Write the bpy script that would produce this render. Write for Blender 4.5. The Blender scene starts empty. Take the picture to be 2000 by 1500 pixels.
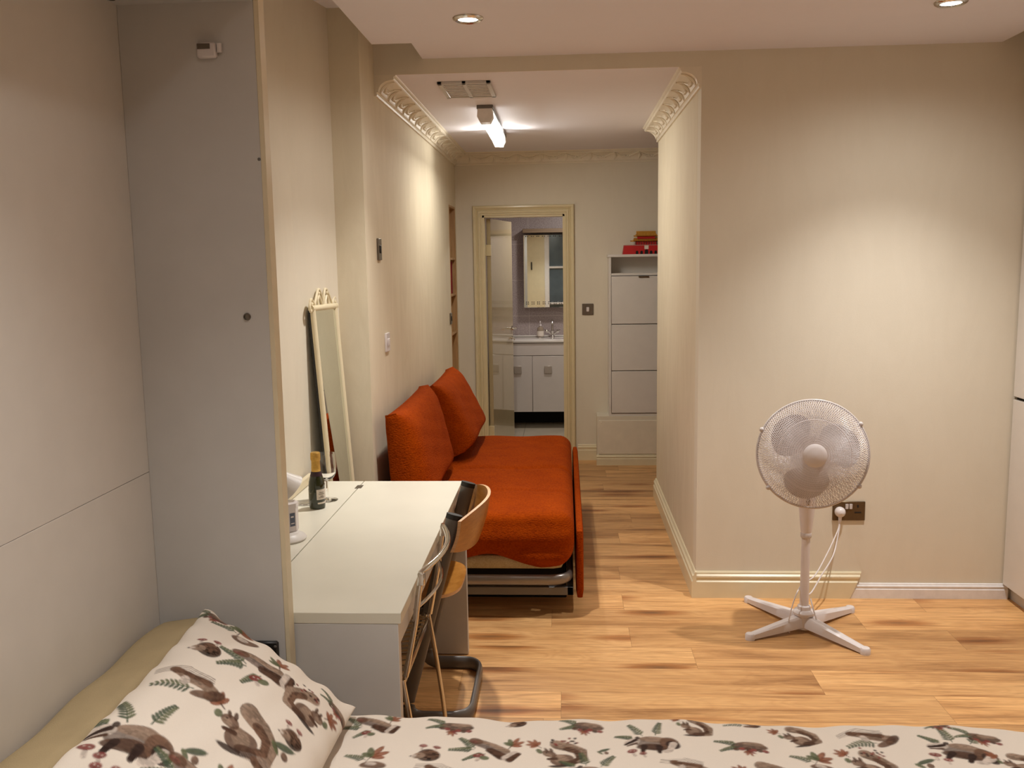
import bpy, bmesh, math, random
import numpy as np
from mathutils import Vector, Matrix

random.seed(7)
rng = np.random.default_rng(11)
S = bpy.context.scene
COL = S.collection
PI = math.pi

# ------------------------------------------------------------------ camera, world, exposure
F_PX, YAW, PITCH, ROLL, EYE = 1771.24, 0.0593, 0.1333, 0.0158, 1.62
cam = bpy.data.cameras.new('camera')
cam.sensor_width = 36.0
cam.lens = F_PX * 36.0 / 2000.0
cam.clip_start = 0.02
cam_o = bpy.data.objects.new('camera', cam)
COL.objects.link(cam_o)
fw = Vector((-math.sin(YAW) * math.cos(PITCH), math.cos(YAW) * math.cos(PITCH), -math.sin(PITCH)))
rt = Vector((math.cos(YAW), math.sin(YAW), 0))
upv = rt.cross(fw)
c_, s_ = math.cos(ROLL), math.sin(ROLL)
r2 = rt * c_ - upv * s_
u2 = upv * c_ + rt * s_
cam_o.matrix_world = Matrix(((r2.x, u2.x, -fw.x, 0), (r2.y, u2.y, -fw.y, 0), (r2.z, u2.z, -fw.z, EYE), (0, 0, 0, 1)))
S.camera = cam_o
w = bpy.data.worlds.new('world')
S.world = w
w.use_nodes = True
w.node_tree.nodes['Background'].inputs[0].default_value = (0.9, 0.85, 0.8, 1)
w.node_tree.nodes['Background'].inputs[1].default_value = 0.0
S.view_settings.view_transform = 'Standard'
S.view_settings.look = 'None'
S.view_settings.gamma = 1.0
S.view_settings.exposure = 0.0
S.view_settings.use_curve_mapping = False
DOWNLIGHT_W, DOWNLIGHT_COL = 128.0, (1.0, 0.975, 0.945)
TUBE_W, TUBE_COL = 1.0, (1.0, 0.97, 0.90)


# ------------------------------------------------------------------ materials
def s2l(c):
    return tuple((x / 12.92 if x <= 0.04045 else ((x + 0.055) / 1.055) ** 2.4) for x in c)


def rgb(r, g, b):
    return s2l((r / 255, g / 255, b / 255)) + (1.0,)


class NT:
    def __init__(self, name):
        self.m = bpy.data.materials.new(name)
        self.m.use_nodes = True
        self.t = self.m.node_tree
        self.b = self.t.nodes['Principled BSDF']

    def n(self, typ, **kw):
        nd = self.t.nodes.new(typ)
        for k, v in kw.items():
            setattr(nd, k, v)
        return nd

    def l(self, a, b):
        self.t.links.new(a, b)

    def pos(self):
        return self.n('ShaderNodeNewGeometry').outputs['Position']

    def mapping(self, vec, scale=(1, 1, 1), loc=(0, 0, 0)):
        m = self.n('ShaderNodeMapping')
        m.inputs['Scale'].default_value = scale
        m.inputs['Location'].default_value = loc
        self.l(vec, m.inputs['Vector'])
        return m.outputs[0]

    def noise(self, vec, scale, detail=3, rough=0.5, dist=0.0):
        nd = self.n('ShaderNodeTexNoise')
        nd.inputs['Scale'].default_value = scale
        nd.inputs['Detail'].default_value = detail
        nd.inputs['Roughness'].default_value = rough
        nd.inputs['Distortion'].default_value = dist
        self.l(vec, nd.inputs['Vector'])
        return nd.outputs[0]

    def math(self, op, a, b=None, c=None, clamp=False):
        nd = self.n('ShaderNodeMath', operation=op, use_clamp=clamp)
        for i, v in enumerate((a, b, c)):
            if v is None:
                continue
            if isinstance(v, (int, float)):
                nd.inputs[i].default_value = v
            else:
                self.l(v, nd.inputs[i])
        return nd.outputs[0]

    def ramp(self, fac, stops):
        nd = self.n('ShaderNodeValToRGB')
        e = nd.color_ramp.elements
        while len(e) < len(stops):
            e.new(0.5)
        for i, (p, c) in enumerate(stops):
            e[i].position = p
            e[i].color = c if len(c) == 4 else tuple(c) + (1,)
        self.l(fac, nd.inputs[0])
        return nd.outputs[0]

    def mix(self, fac, a, b, mode='MIX'):
        nd = self.n('ShaderNodeMix', data_type='RGBA', blend_type=mode)
        for i, v in ((0, fac), (6, a), (7, b)):
            if isinstance(v, (int, float)):
                nd.inputs[i].default_value = v
            elif isinstance(v, tuple):
                nd.inputs[i].default_value = v
            else:
                self.l(v, nd.inputs[i])
        return nd.outputs[2]

    def bump(self, h, strength=0.2, dist=0.01):
        nd = self.n('ShaderNodeBump')
        nd.inputs['Strength'].default_value = strength
        nd.inputs['Distance'].default_value = dist
        self.l(h, nd.inputs['Height'])
        self.l(nd.outputs[0], self.b.inputs['Normal'])


def simple(name, col, rough=0.5, metal=0.0, var=0.06, vscale=12.0, bump=0.0, bscale=300.0, spec=0.5, coat=0.0):
    t = NT(name)
    p = t.pos()
    nz = t.noise(p, vscale, 4)
    lo = tuple(x * (1 - var) for x in col[:3]) + (1,)
    hi = tuple(min(1, x * (1 + var)) for x in col[:3]) + (1,)
    c = t.ramp(nz, [(0.3, lo), (0.7, hi)])
    t.l(c, t.b.inputs['Base Color'])
    t.b.inputs['Roughness'].default_value = rough
    t.b.inputs['Metallic'].default_value = metal
    t.b.inputs['Specular IOR Level'].default_value = spec
    if coat:
        t.b.inputs['Coat Weight'].default_value = coat
        t.b.inputs['Coat Roughness'].default_value = 0.05
    if bump:
        t.bump(t.noise(p, bscale, 2), bump, 0.003)
    return t.m


def wall_mat(name, col, stain=0.10):
    t = NT(name)
    p = t.pos()
    a = t.noise(p, 1.7, 5, 0.6, 0.8)
    b = t.noise(t.mapping(p, (3, 3, 0.8)), 2.3, 6, 0.65, 1.2)
    dk = tuple(x * f for x, f in zip(col[:3], (1 - stain, 1 - stain * 1.15, 1 - stain * 1.4))) + (1,)
    c = t.ramp(b, [(0.42, dk), (0.58, col)])
    c = t.mix(0.35, col, c)
    c2 = t.ramp(a, [(0.35, tuple(x * 0.96 for x in col[:3]) + (1,)), (0.65, col)])
    c = t.mix(0.5, c, c2)
    t.l(c, t.b.inputs['Base Color'])
    t.b.inputs['Roughness'].default_value = 0.75
    t.b.inputs['Specular IOR Level'].default_value = 0.25
    t.bump(t.noise(p, 160, 3), 0.06, 0.004)
    return t.m


def floor_mat():
    t = NT('oak_laminate')
    p = t.pos()
    sp = t.n('ShaderNodeSeparateXYZ')
    t.l(p, sp.inputs[0])
    X, Y = sp.outputs[0], sp.outputs[1]
    W, L = 0.205, 1.38
    v = t.math('DIVIDE', t.math('ADD', Y, 20 * W - 3.08 + 0.02), W)
    row = t.math('FLOOR', v)
    fv = t.math('FRACT', v)
    wn = t.n('ShaderNodeTexWhiteNoise', noise_dimensions='1D')
    t.l(row, wn.inputs['W'])
    u = t.math('ADD', t.math('DIVIDE', X, L), t.math('MULTIPLY', wn.outputs[0], 7.31))
    pid = t.math('FLOOR', u)
    fu = t.math('FRACT', u)
    cmb = t.n('ShaderNodeCombineXYZ')
    t.l(pid, cmb.inputs[0])
    t.l(row, cmb.inputs[1])
    wn2 = t.n('ShaderNodeTexWhiteNoise', noise_dimensions='2D')
    t.l(cmb.outputs[0], wn2.inputs['Vector'])
    tone = wn2.outputs[0]
    off = t.n('ShaderNodeCombineXYZ')
    t.l(t.math('MULTIPLY', tone, 37.0), off.inputs[0])
    t.l(t.math('MULTIPLY', row, 3.7), off.inputs[1])
    add = t.n('ShaderNodeVectorMath', operation='ADD')
    t.l(p, add.inputs[0])
    t.l(off.outputs[0], add.inputs[1])
    q = add.outputs[0]
    fine = t.noise(t.mapping(q, (1.5, 75, 1)), 1.9, 7, 0.72, 0.15)
    broad = t.noise(t.mapping(q, (0.9, 9, 1)), 1.1, 6, 0.62, 0.7)
    # cathedral rings / knots
    kn = t.noise(t.mapping(q, (1.6, 7, 1)), 1.1, 2, 0.5, 0.6)
    rings = t.math('FRACT', t.math('MULTIPLY', kn, 11.0))
    rings = t.math('ABSOLUTE', t.math('SUBTRACT', rings, 0.5))
    base = t.ramp(broad, [(0.32, rgb(172, 124, 76)), (0.46, rgb(219, 168, 110)), (0.58, rgb(234, 184, 124)), (0.72, rgb(192, 144, 92))])
    dark = t.ramp(fine, [(0.34, rgb(116, 78, 46)), (0.52, (1, 1, 1, 1))])
    c = t.mix(0.50, base, t.mix(1.0, base, dark, 'MULTIPLY'))
    rr = t.ramp(rings, [(0.0, rgb(170, 125, 85)), (0.42, (1, 1, 1, 1))])
    c = t.mix(0.14, c, t.mix(1.0, c, rr, 'MULTIPLY'))
    vor = t.n('ShaderNodeTexVoronoi')
    vor.inputs['Scale'].default_value = 1.0
    t.l(t.mapping(q, (1.5, 6.0, 1)), vor.inputs['Vector'])
    kd = t.math('ADD', vor.outputs[0], t.math('MULTIPLY', fine, 0.10))
    kc = t.ramp(kd, [(0.07, rgb(92, 56, 28)), (0.20, rgb(190, 150, 110)), (0.34, (1, 1, 1, 1))])
    c = t.mix(0.75, c, t.mix(1.0, c, kc, 'MULTIPLY'))
    tc = t.ramp(tone, [(0.0, (0.74, 0.70, 0.66)), (0.5, (0.95, 0.95, 0.95)), (1.0, (1.08, 1.06, 1.02))])
    c = t.mix(1.0, c, tc, 'MULTIPLY')
    e1 = t.math('MULTIPLY', t.math('MINIMUM', fv, t.math('SUBTRACT', 1.0, fv)), W)
    e2 = t.math('MULTIPLY', t.math('MINIMUM', fu, t.math('SUBTRACT', 1.0, fu)), L)
    seam = t.math('LESS_THAN', t.math('MINIMUM', e1, e2), 0.0009)
    c = t.mix(t.math('MULTIPLY', seam, 0.45), c, rgb(84, 54, 30))
    t.l(c, t.b.inputs['Base Color'])
    ro = t.math('MULTIPLY_ADD', fine, 0.12, 0.30)
    t.l(ro, t.b.inputs['Roughness'])
    t.b.inputs['Specular IOR Level'].default_value = 0.4
    t.bump(t.math('SUBTRACT', t.math('MULTIPLY', fine, 0.4), seam), 0.12, 0.002)
    return t.m


def wood_mat(name, c1, c2, axis=(2, 30, 30), rough=0.4):
    t = NT(name)
    p = t.pos()
    f = t.noise(t.mapping(p, axis), 2.0, 5, 0.6, 0.7)
    c = t.ramp(f, [(0.3, c1), (0.7, c2)])
    t.l(c, t.b.inputs['Base Color'])
    t.b.inputs['Roughness'].default_value = rough
    t.bump(f, 0.04, 0.002)
    return t.m


def fabric_mat(name, col, dark, scale=130.0):
    t = NT(name)
    p = t.pos()
    v = t.n('ShaderNodeTexVoronoi', feature='SMOOTH_F1')
    v.inputs['Scale'].default_value = scale
    t.l(t.mapping(p, (1, 0.8, 1.7)), v.inputs['Vector'])
    nz = t.noise(p, 9, 5, 0.6)
    h = t.math('ADD', v.outputs[0], t.math('MULTIPLY', t.noise(p, 60, 3), 0.6))
    c = t.ramp(h, [(0.25, col), (1.0, dark)])
    c = t.mix(0.35, c, t.ramp(nz, [(0.3, dark), (0.7, col)]))
    t.l(c, t.b.inputs['Base Color'])
    t.b.inputs['Roughness'].default_value = 0.9
    t.b.inputs['Specular IOR Level'].default_value = 0.06
    t.b.inputs['Sheen Weight'].default_value = 0.04
    t.b.inputs['Sheen Tint'].default_value = col
    t.bump(t.math('MULTIPLY', h, -1), 0.55, 0.004)
    return t.m


def tile_mat(name, c1, c2, grout, tw, th, plane='XZ', rough=0.35, mottled=True):
    t = NT(name)
    p = t.pos()
    sp = t.n('ShaderNodeSeparateXYZ')
    t.l(p, sp.inputs[0])
    cb = t.n('ShaderNodeCombineXYZ')
    t.l(sp.outputs['XYZ'.index(plane[0])], cb.inputs[0])
    t.l(sp.outputs['XYZ'.index(plane[1])], cb.inputs[1])
    br = t.n('ShaderNodeTexBrick')
    br.offset = 0.0
    br.inputs['Scale'].default_value = 1.0
    br.inputs['Brick Width'].default_value = tw
    br.inputs['Row Height'].default_value = th
    br.inputs['Mortar Size'].default_value = 0.003
    br.inputs['Mortar Smooth'].default_value = 0.1
    br.inputs['Color1'].default_value = (1, 1, 1, 1)
    br.inputs['Color2'].default_value = (0.94, 0.94, 0.94, 1)
    br.inputs['Mortar'].default_value = (0, 0, 0, 1)
    t.l(cb.outputs[0], br.inputs['Vector'])
    nz = t.noise(t.mapping(p, (1, 1, 1)), 95 if mottled else 5, 4, 0.7)
    c = t.ramp(nz, [(0.35, c1), (0.65, c2)])
    c = t.mix(br.outputs['Fac'], c, grout)
    t.l(c, t.b.inputs['Base Color'])
    t.b.inputs['Roughness'].default_value = rough
    t.bump(nz, 0.15 if mottled else 0.02, 0.003)
    return t.m


def glass_mat(name, col=(1, 1, 1, 1), rough=0.0):
    t = NT(name)
    t.l(t.ramp(t.noise(t.pos(), 30, 2), [(0, tuple(x * .98 for x in col[:3]) + (1,)), (1, col)]), t.b.inputs['Base Color'])
    t.b.inputs['Transmission Weight'].default_value = 1.0
    t.b.inputs['Roughness'].default_value = rough
    t.b.inputs['IOR'].default_value = 1.45
    return t.m


def mirror_mat(name, tint):
    t = NT(name)
    t.l(t.ramp(t.noise(t.pos(), 4, 2), [(0.3, tuple(x * .97 for x in tint[:3]) + (1,)), (0.7, tint)]), t.b.inputs['Base Color'])
    t.b.inputs['Metallic'].default_value = 1.0
    t.b.inputs['Roughness'].default_value = 0.015
    return t.m


def emit_mat(name, col, strength):
    t = NT(name)
    t.b.inputs['Base Color'].default_value = (0.9, 0.9, 0.9, 1)
    c = t.ramp(t.noise(t.pos(), 20, 1), [(0, col), (1, col)])
    t.l(c, t.b.inputs['Emission Color'])
    t.b.inputs['Emission Strength'].default_value = strength
    return t.m


def print_mat(name):
    t = NT(name)
    a = t.n('ShaderNodeAttribute', attribute_name='print')
    p = t.pos()
    wv = t.noise(p, 700, 2)
    c = t.mix(0.05, a.outputs['Color'], t.ramp(wv, [(0.3, (0.2, 0.2, 0.2)), (0.7, (1, 1, 1))]), 'MULTIPLY')
    t.l(c, t.b.inputs['Base Color'])
    t.b.inputs['Roughness'].default_value = 0.9
    t.b.inputs['Specular IOR Level'].default_value = 0.1
    t.bump(t.math('ADD', wv, t.math('MULTIPLY', t.noise(p, 14, 4), 3.0)), 0.12, 0.003)
    return t.m


CREAM = rgb(225, 216, 197)
M = {}
M['wall'] = wall_mat('cream_wall_paint', CREAM, 0.10)
M['wall_smudged'] = wall_mat('smudged_cream_wall_paint', rgb(223, 211, 186), 0.24)
M['ceiling'] = wall_mat('white_ceiling_paint', rgb(232, 228, 234), 0.02)
M['cornice'] = simple('ivory_plaster', rgb(230, 220, 200), 0.45, var=0.04)
M['trim_cream'] = simple('cream_gloss_paint', rgb(226, 213, 180), 0.3, var=0.03)
M['trim_white'] = simple('white_gloss_paint', rgb(234, 230, 228), 0.25, var=0.05, vscale=30)
M['architrave'] = simple('yellowed_gloss_paint', rgb(222, 207, 168), 0.28, var=0.02)
M['floor'] = floor_mat()
M['white_lam'] = simple('white_melamine', rgb(222, 216, 208), 0.35, var=0.02)
M['desk_top'] = simple('white_desk_laminate', rgb(222, 217, 200), 0.32, var=0.025, vscale=5)
M['grey_lam'] = simple('pale_grey_melamine', rgb(203, 200, 196), 0.4, var=0.02)
M['panel_edge'] = simple('cream_edging', rgb(226, 212, 180), 0.4, var=0.03)
M['orange'] = fabric_mat('orange_crinkle_cloth', rgb(166, 68, 2), rgb(128, 44, 1))
M['cream_cloth'] = fabric_mat('cream_ticking', rgb(205, 188, 150), rgb(170, 150, 110), 200)
M['beige_cloth'] = simple('beige_cotton', rgb(180, 160, 124), 0.9, var=0.05, bump=0.3, bscale=500, spec=0.1)
M['black'] = simple('black_plastic', rgb(28, 26, 25), 0.45)
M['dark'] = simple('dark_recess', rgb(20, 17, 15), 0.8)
M['steel'] = simple('grey_enamelled_steel', rgb(112, 108, 104), 0.35, metal=0.3, var=0.05)
M['bed_steel'] = simple('grey_bed_frame_steel', rgb(140, 134, 128), 0.3, metal=0.6, var=0.05)
M['chrome'] = simple('chrome', rgb(212, 208, 202), 0.12, metal=1.0, var=0.02)
M['nickel'] = simple('brushed_nickel', rgb(120, 112, 102), 0.35, metal=0.8, var=0.06, vscale=60)
M['bronze'] = simple('bronze_plate', rgb(106, 88, 64), 0.35, metal=0.7, var=0.08, vscale=60)
M['white_plastic'] = simple('white_plastic', rgb(222, 214, 212), 0.3, var=0.02)
M['grey_plastic'] = simple('pale_grey_plastic', rgb(204, 196, 192), 0.25, var=0.03)
M['birch'] = wood_mat('bent_birch_ply', rgb(158, 100, 36), rgb(186, 126, 56), (9, 9, 40), 0.3)
M['ply_edge'] = wood_mat('pale_ply_edge', rgb(206, 160, 112), rgb(226, 184, 140), (5, 5, 80), 0.4)
M['oak_shelf'] = wood_mat('light_oak_shelf', rgb(168, 128, 82), rgb(194, 154, 104), (30, 30, 3), 0.5)
M['mirror'] = mirror_mat('mirror_glass', (0.80, 0.84, 0.80, 1))
M['bath_mirror'] = mirror_mat('bath_mirror_glass', (0.86, 0.90, 0.86, 1))
M['glass'] = glass_mat('clear_glass')
M['bottle_glass'] = simple('dark_green_glass', rgb(34, 40, 14), 0.06, var=0.2, coat=0.6)
M['gold'] = simple('gold_foil', rgb(206, 164, 84), 0.38, metal=0.7, var=0.10, vscale=150)
M['label'] = simple('cream_paper_label', rgb(222, 210, 196), 0.7)
M['red'] = simple('red_painted_model', rgb(190, 24, 24), 0.5)
M['roof_gold'] = simple('golden_tile_roof', rgb(196, 140, 52), 0.5, var=0.2, vscale=200)
M['red_book'] = simple('crimson_cloth_cover', rgb(160, 20, 40), 0.6)
M['blue_book'] = simple('slate_blue_cover', rgb(84, 84, 92), 0.6)
M['tile'] = tile_mat('mottled_lilac_tile', rgb(140, 126, 124), rgb(186, 172, 168), rgb(190, 178, 172), 0.36, 0.36)
M['tile_side'] = tile_mat('mottled_lilac_tile_side', rgb(140, 126, 124), rgb(186, 172, 168), rgb(190, 178, 172), 0.36, 0.36, 'YZ')
M['tile_floor'] = tile_mat('pale_floor_tile', rgb(182, 170, 150), rgb(194, 182, 162), rgb(140, 130, 116), 0.4, 0.4, 'XY', 0.3, False)
M['vanity'] = simple('gloss_white_vanity', rgb(206, 198, 190), 0.2, var=0.02)
M['ceramic'] = simple('white_ceramic', rgb(226, 220, 212), 0.1, var=0.01, coat=0.5)
M['gloss_door'] = simple('high_gloss_cream_door', rgb(178, 162, 128), 0.05, var=0.02, coat=1.0)
M['clear_bottle'] = simple('amber_liquid_soap', rgb(150, 134, 116), 0.15, var=0.05)
M['print'] = print_mat('woodland_print_cotton')
M['bulb'] = emit_mat('downlight_bulb_face', (1.0, 0.93, 0.82, 1), 14.0)
M['tube'] = emit_mat('tube_diffuser', (1.0, 0.98, 0.90, 1), 3.0)
M['blue_print'] = simple('blue_grey_print', rgb(90, 98, 116), 0.4)
M['stripe'] = simple('grey_stripe', rgb(140, 146, 150), 0.3)
M['frost'] = simple('slate_blue_glazing', rgb(92, 104, 112), 0.15, var=0.25, vscale=3)
M['wire'] = simple('white_wire', rgb(226, 218, 218), 0.35, var=0.02)


# ------------------------------------------------------------------ mesh helpers
class MB:
    def __init__(self):
        self.v = []
        self.f = []
        self.mi = []

    def add(self, verts, faces, mi=0):
        o = len(self.v)
        self.v.extend([tuple(p) for p in verts])
        self.f.extend([tuple(i + o for i in fc) for fc in faces])
        self.mi.extend([mi] * len(faces))
        return self

    def box(self, x0, x1, y0, y1, z0, z1, bev=0.0, mi=0, seg=1, M4=None):
        bm = bmesh.new()
        bmesh.ops.create_cube(bm, size=1.0)
        for v in bm.verts:
            v.co = Vector(((x0 + x1) / 2 + v.co.x * (x1 - x0), (y0 + y1) / 2 + v.co.y * (y1 - y0), (z0 + z1) / 2 + v.co.z * (z1 - z0)))
        if bev:
            bmesh.ops.bevel(bm, geom=bm.edges[:], offset=bev, segments=seg, affect='EDGES', profile=0.5)
        if M4 is not None:
            bm.transform(M4)
        bm.verts.index_update()
        self.add([v.co[:] for v in bm.verts], [[v.index for v in f.verts] for f in bm.faces], mi)
        bm.free()
        return self

    def tube(self, path, r, n=10, closed=False, mi=0, flat=None, caps=True):
        """round (or flat=(thin, wide) with the thin axis level) tube along a path"""
        P = [Vector(p) for p in path]
        N = len(P)
        rings = []
        prev = None
        for i in range(N):
            if closed:
                t = P[(i + 1) % N] - P[i - 1]
            else:
                t = P[min(i + 1, N - 1)] - P[max(i - 1, 0)]
            t.normalize()
            if flat:
                a = t.cross(Vector((0, 0, 1)))
                if a.length < 0.02:
                    a = prev.copy() if prev else Vector((0, 1, 0))
                a.normalize()
                if prev and a.dot(prev) < 0 and False:
                    a = -a
                prev = a
                b = a.cross(t)
                ra, rb = flat
            else:
                if prev is None:
                    h = Vector((0, 0, 1)) if abs(t.z) < 0.9 else Vector((1, 0, 0))
                    a = t.cross(h).normalized()
                else:
                    a = (prev - t * prev.dot(t))
                    a = a.normalized() if a.length > 1e-6 else prev
                prev = a
                b = t.cross(a)
                rr = r[i] if isinstance(r, (list, tuple)) else r
                ra = rb = rr
            rings.append([P[i] + a * ra * math.cos(2 * PI * k / n) + b * rb * math.sin(2 * PI * k / n) for k in range(n)])
        vs = [p for rg in rings for p in rg]
        fs = []
        m = N if closed else N - 1
        for i in range(m):
            j = (i + 1) % N
            for k in range(n):
                fs.append((i * n + k, i * n + (k + 1) % n, j * n + (k + 1) % n, j * n + k))
        if caps and not closed:
            fs.append(tuple(range(n))[::-1])
            fs.append(tuple((N - 1) * n + k for k in range(n)))
        return self.add(vs, fs, mi)

    def lathe(self, prof, org=(0, 0, 0), axis=(0, 0, 1), n=32, mi=0):
        ax = Vector(axis).normalized()
        h = Vector((1, 0, 0)) if abs(ax.x) < 0.9 else Vector((0, 1, 0))
        a = (h - ax * h.dot(ax)).normalized()
        b = ax.cross(a)
        o = Vector(org)
        vs, fs = [], []
        for r, z in prof:
            for k in range(n):
                an = 2 * PI * k / n
                vs.append(o + ax * z + (a * math.cos(an) + b * math.sin(an)) * r)
        for i in range(len(prof) - 1):
            for k in range(n):
                fs.append((i * n + k, i * n + (k + 1) % n, (i + 1) * n + (k + 1) % n, (i + 1) * n + k))
        if prof[0][0] > 1e-5:
            fs.append(tuple(range(n))[::-1])
        if prof[-1][0] > 1e-5:
            fs.append(tuple((len(prof) - 1) * n + k for k in range(n)))
        return self.add(vs, fs, mi)

    def prism(self, pts, fn, d0, d1, mi=0):
        """extrude polygon pts [(a,b)] by fn(a,b,d)->xyz from d0 to d1"""
        n = len(pts)
        vs = [fn(a, b, d0) for a, b in pts] + [fn(a, b, d1) for a, b in pts]
        fs = [tuple(range(n))[::-1], tuple(range(n, 2 * n))]
        fs += [(i, (i + 1) % n, n + (i + 1) % n, n + i) for i in range(n)]
        return self.add(vs, fs, mi)

    def blob(self, c, r, n=8, m=5, mi=0):
        vs, fs = [], []
        rx, ry, rz = r if isinstance(r, (tuple, list)) else (r, r, r)
        for i in range(m + 1):
            th = PI * i / m
            for k in range(n):
                ph = 2 * PI * k / n
                vs.append((c[0] + rx * math.sin(th) * math.cos(ph), c[1] + ry * math.sin(th) * math.sin(ph), c[2] + rz * math.cos(th)))
        for i in range(m):
            for k in range(n):
                fs.append((i * n + k, (i + 1) * n + k, (i + 1) * n + (k + 1) % n, i * n + (k + 1) % n))
        return self.add(vs, fs, mi)

    def rbox(self, x0, x1, y0, y1, z0, z1, r, nx, ny, nz, fn=None, mi=0):
        """densely meshed rounded box; fn(np verts)->np verts displaces it"""
        idx = {}
        vs, fs = [], []

        def vid(i, j, k):
            key = (i, j, k)
            if key not in idx:
                idx[key] = len(vs)
                vs.append((i / nx, j / ny, k / nz))
            return idx[key]
        for k in (0, nz):
            for i in range(nx):
                for j in range(ny):
                    q = [vid(i, j, k), vid(i + 1, j, k), vid(i + 1, j + 1, k), vid(i, j + 1, k)]
                    fs.append(q if k else q[::-1])
        for j in (0, ny):
            for i in range(nx):
                for k in range(nz):
                    q = [vid(i, j, k), vid(i + 1, j, k), vid(i + 1, j, k + 1), vid(i, j, k + 1)]
                    fs.append(q[::-1] if j else q)
        for i in (0, nx):
            for j in range(ny):
                for k in range(nz):
                    q = [vid(i, j, k), vid(i, j + 1, k), vid(i, j + 1, k + 1), vid(i, j, k + 1)]
                    fs.append(q if i else q[::-1])
        A = np.array(vs)
        lo = np.array([x0, y0, z0])
        hi = np.array([x1, y1, z1])
        P = lo + A * (hi - lo)
        inn = np.clip(P, lo + r, hi - r)
        d = P - inn
        ln = np.linalg.norm(d, axis=1, keepdims=True)
        P = np.where(ln > 1e-9, inn + d / np.maximum(ln, 1e-9) * r, P)
        if fn:
            P = fn(P)
        return self.add(P.tolist(), fs, mi)

    def build(self, name, mats, parent=None, smooth=40, loc=None, attr=None):
        me = bpy.data.meshes.new(name)
        org = Vector((0, 0, 0))
        if parent is not None:
            org = Vector(parent['_org']) if '_org' in parent else Vector((0, 0, 0))
        elif loc is not None:
            org = Vector(loc)
        V = np.array(self.v) - np.array(org)
        me.from_pydata(V.tolist(), [], self.f)
        if not isinstance(mats, (list, tuple)):
            mats = [mats]
        for m in mats:
            me.materials.append(m)
        if len(mats) > 1:
            me.polygons.foreach_set('material_index', self.mi)
        me.update()
        bm = bmesh.new()
        bm.from_mesh(me)
        bmesh.ops.recalc_face_normals(bm, faces=bm.faces)
        bm.to_mesh(me)
        bm.free()
        if smooth:
            me.polygons.foreach_set('use_smooth', [True] * len(me.polygons))
            me.set_sharp_from_angle(angle=math.radians(smooth))
        if attr is not None:
            ca = me.color_attributes.new('print', 'FLOAT_COLOR', 'POINT')
            ca.data.foreach_set('color', np.asarray(attr, dtype=np.float32).ravel())
        o = bpy.data.objects.new(name, me)
        COL.objects.link(o)
        if parent is not None:
            o.parent = parent
            o['_org'] = list(org)
        else:
            o.location = org
            o['_org'] = list(org)
        return o


def tag(o, label, cat, group=None, kind=None):
    o['label'] = label
    o['category'] = cat
    if group:
        o['group'] = group
    if kind:
        o['kind'] = kind
    return o


def thing(name, label, cat, loc, group=None):
    o = bpy.data.objects.new(name, None)
    o.empty_display_size = 0.1
    COL.objects.link(o)
    o.location = loc
    o['_org'] = list(loc)
    return tag(o, label, cat, group)


def struct(o):
    o['kind'] = 'structure'
    return o


def copy_tree(o, off, parent=None):
    c = o.copy()
    COL.objects.link(c)
    if parent is None:
        c.location = Vector(o.location) + Vector(off)
    else:
        c.parent = parent
    for ch in list(o.children):
        copy_tree(ch, off, c)
    return c


def arc(c, r, a0, a1, n, fn):
    return [fn(c[0] + r * math.cos(a0 + (a1 - a0) * i / n), c[1] + r * math.sin(a0 + (a1 - a0) * i / n)) for i in range(n + 1)]


def smooth_path(P, n=8):
    """Catmull-Rom through points"""
    P = [Vector(p) for p in P]
    out = []
    for i in range(len(P) - 1):
        p0, p1, p2, p3 = P[max(i - 1, 0)], P[i], P[i + 1], P[min(i + 2, len(P) - 1)]
        for k in range(n):
            t = k / n
            out.append(0.5 * ((2 * p1) + (p2 - p0) * t + (2 * p0 - 5 * p1 + 4 * p2 - p3) * t * t + (3 * p1 - p0 - 3 * p2 + p3) * t ** 3))
    out.append(P[-1])
    return out


def round_path(P, r, n=6):
    """polyline with rounded corners"""
    P = [Vector(p) for p in P]
    out = [P[0]]
    for i in range(1, len(P) - 1):
        a = (P[i - 1] - P[i])
        b = (P[i + 1] - P[i])
        rr = min(r, a.length * 0.49, b.length * 0.49)
        p0 = P[i] + a.normalized() * rr
        p1 = P[i] + b.normalized() * rr
        for k in range(n + 1):
            t = k / n
            out.append(p0 * (1 - t) ** 2 + P[i] * 2 * t * (1 - t) + p1 * t * t)
    out.append(P[-1])
    return out


# ------------------------------------------------------------------ geometry constants (metres)
XL, XR = -0.867, 0.623          # corridor side walls
Y1, YE, YB = 4.27, 6.17, 7.345  # facing wall, end of right corridor wall, back wall
YP = 3.97                       # front of the left pier
ZC, ZU, ZK = 2.547, 2.70, 2.48  # dropped ceiling, upper ceiling, corridor ceiling


# ------------------------------------------------------------------ room shell
struct(MB().box(-1.4, 2.7, -1.8, YB, -0.08, 0.0).build('floor', M['floor'], smooth=0))
struct(MB().box(-0.78, 0.75, YB, 9.3, -0.08, -0.001).build('floor_bathroom', M['tile_floor'], smooth=0))
# left wall: slab, bend added so shade falls behind the leaning mirror
q = [(-1.075, -1.8), (-1.075, 3.60), (-0.998, YP), (-1.2, YP), (-1.2, -1.8)]
struct(MB().prism(q, lambda a, b, d: (a, b, d), 0, ZU).build('wall_left', M['wall'], smooth=0))
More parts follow.
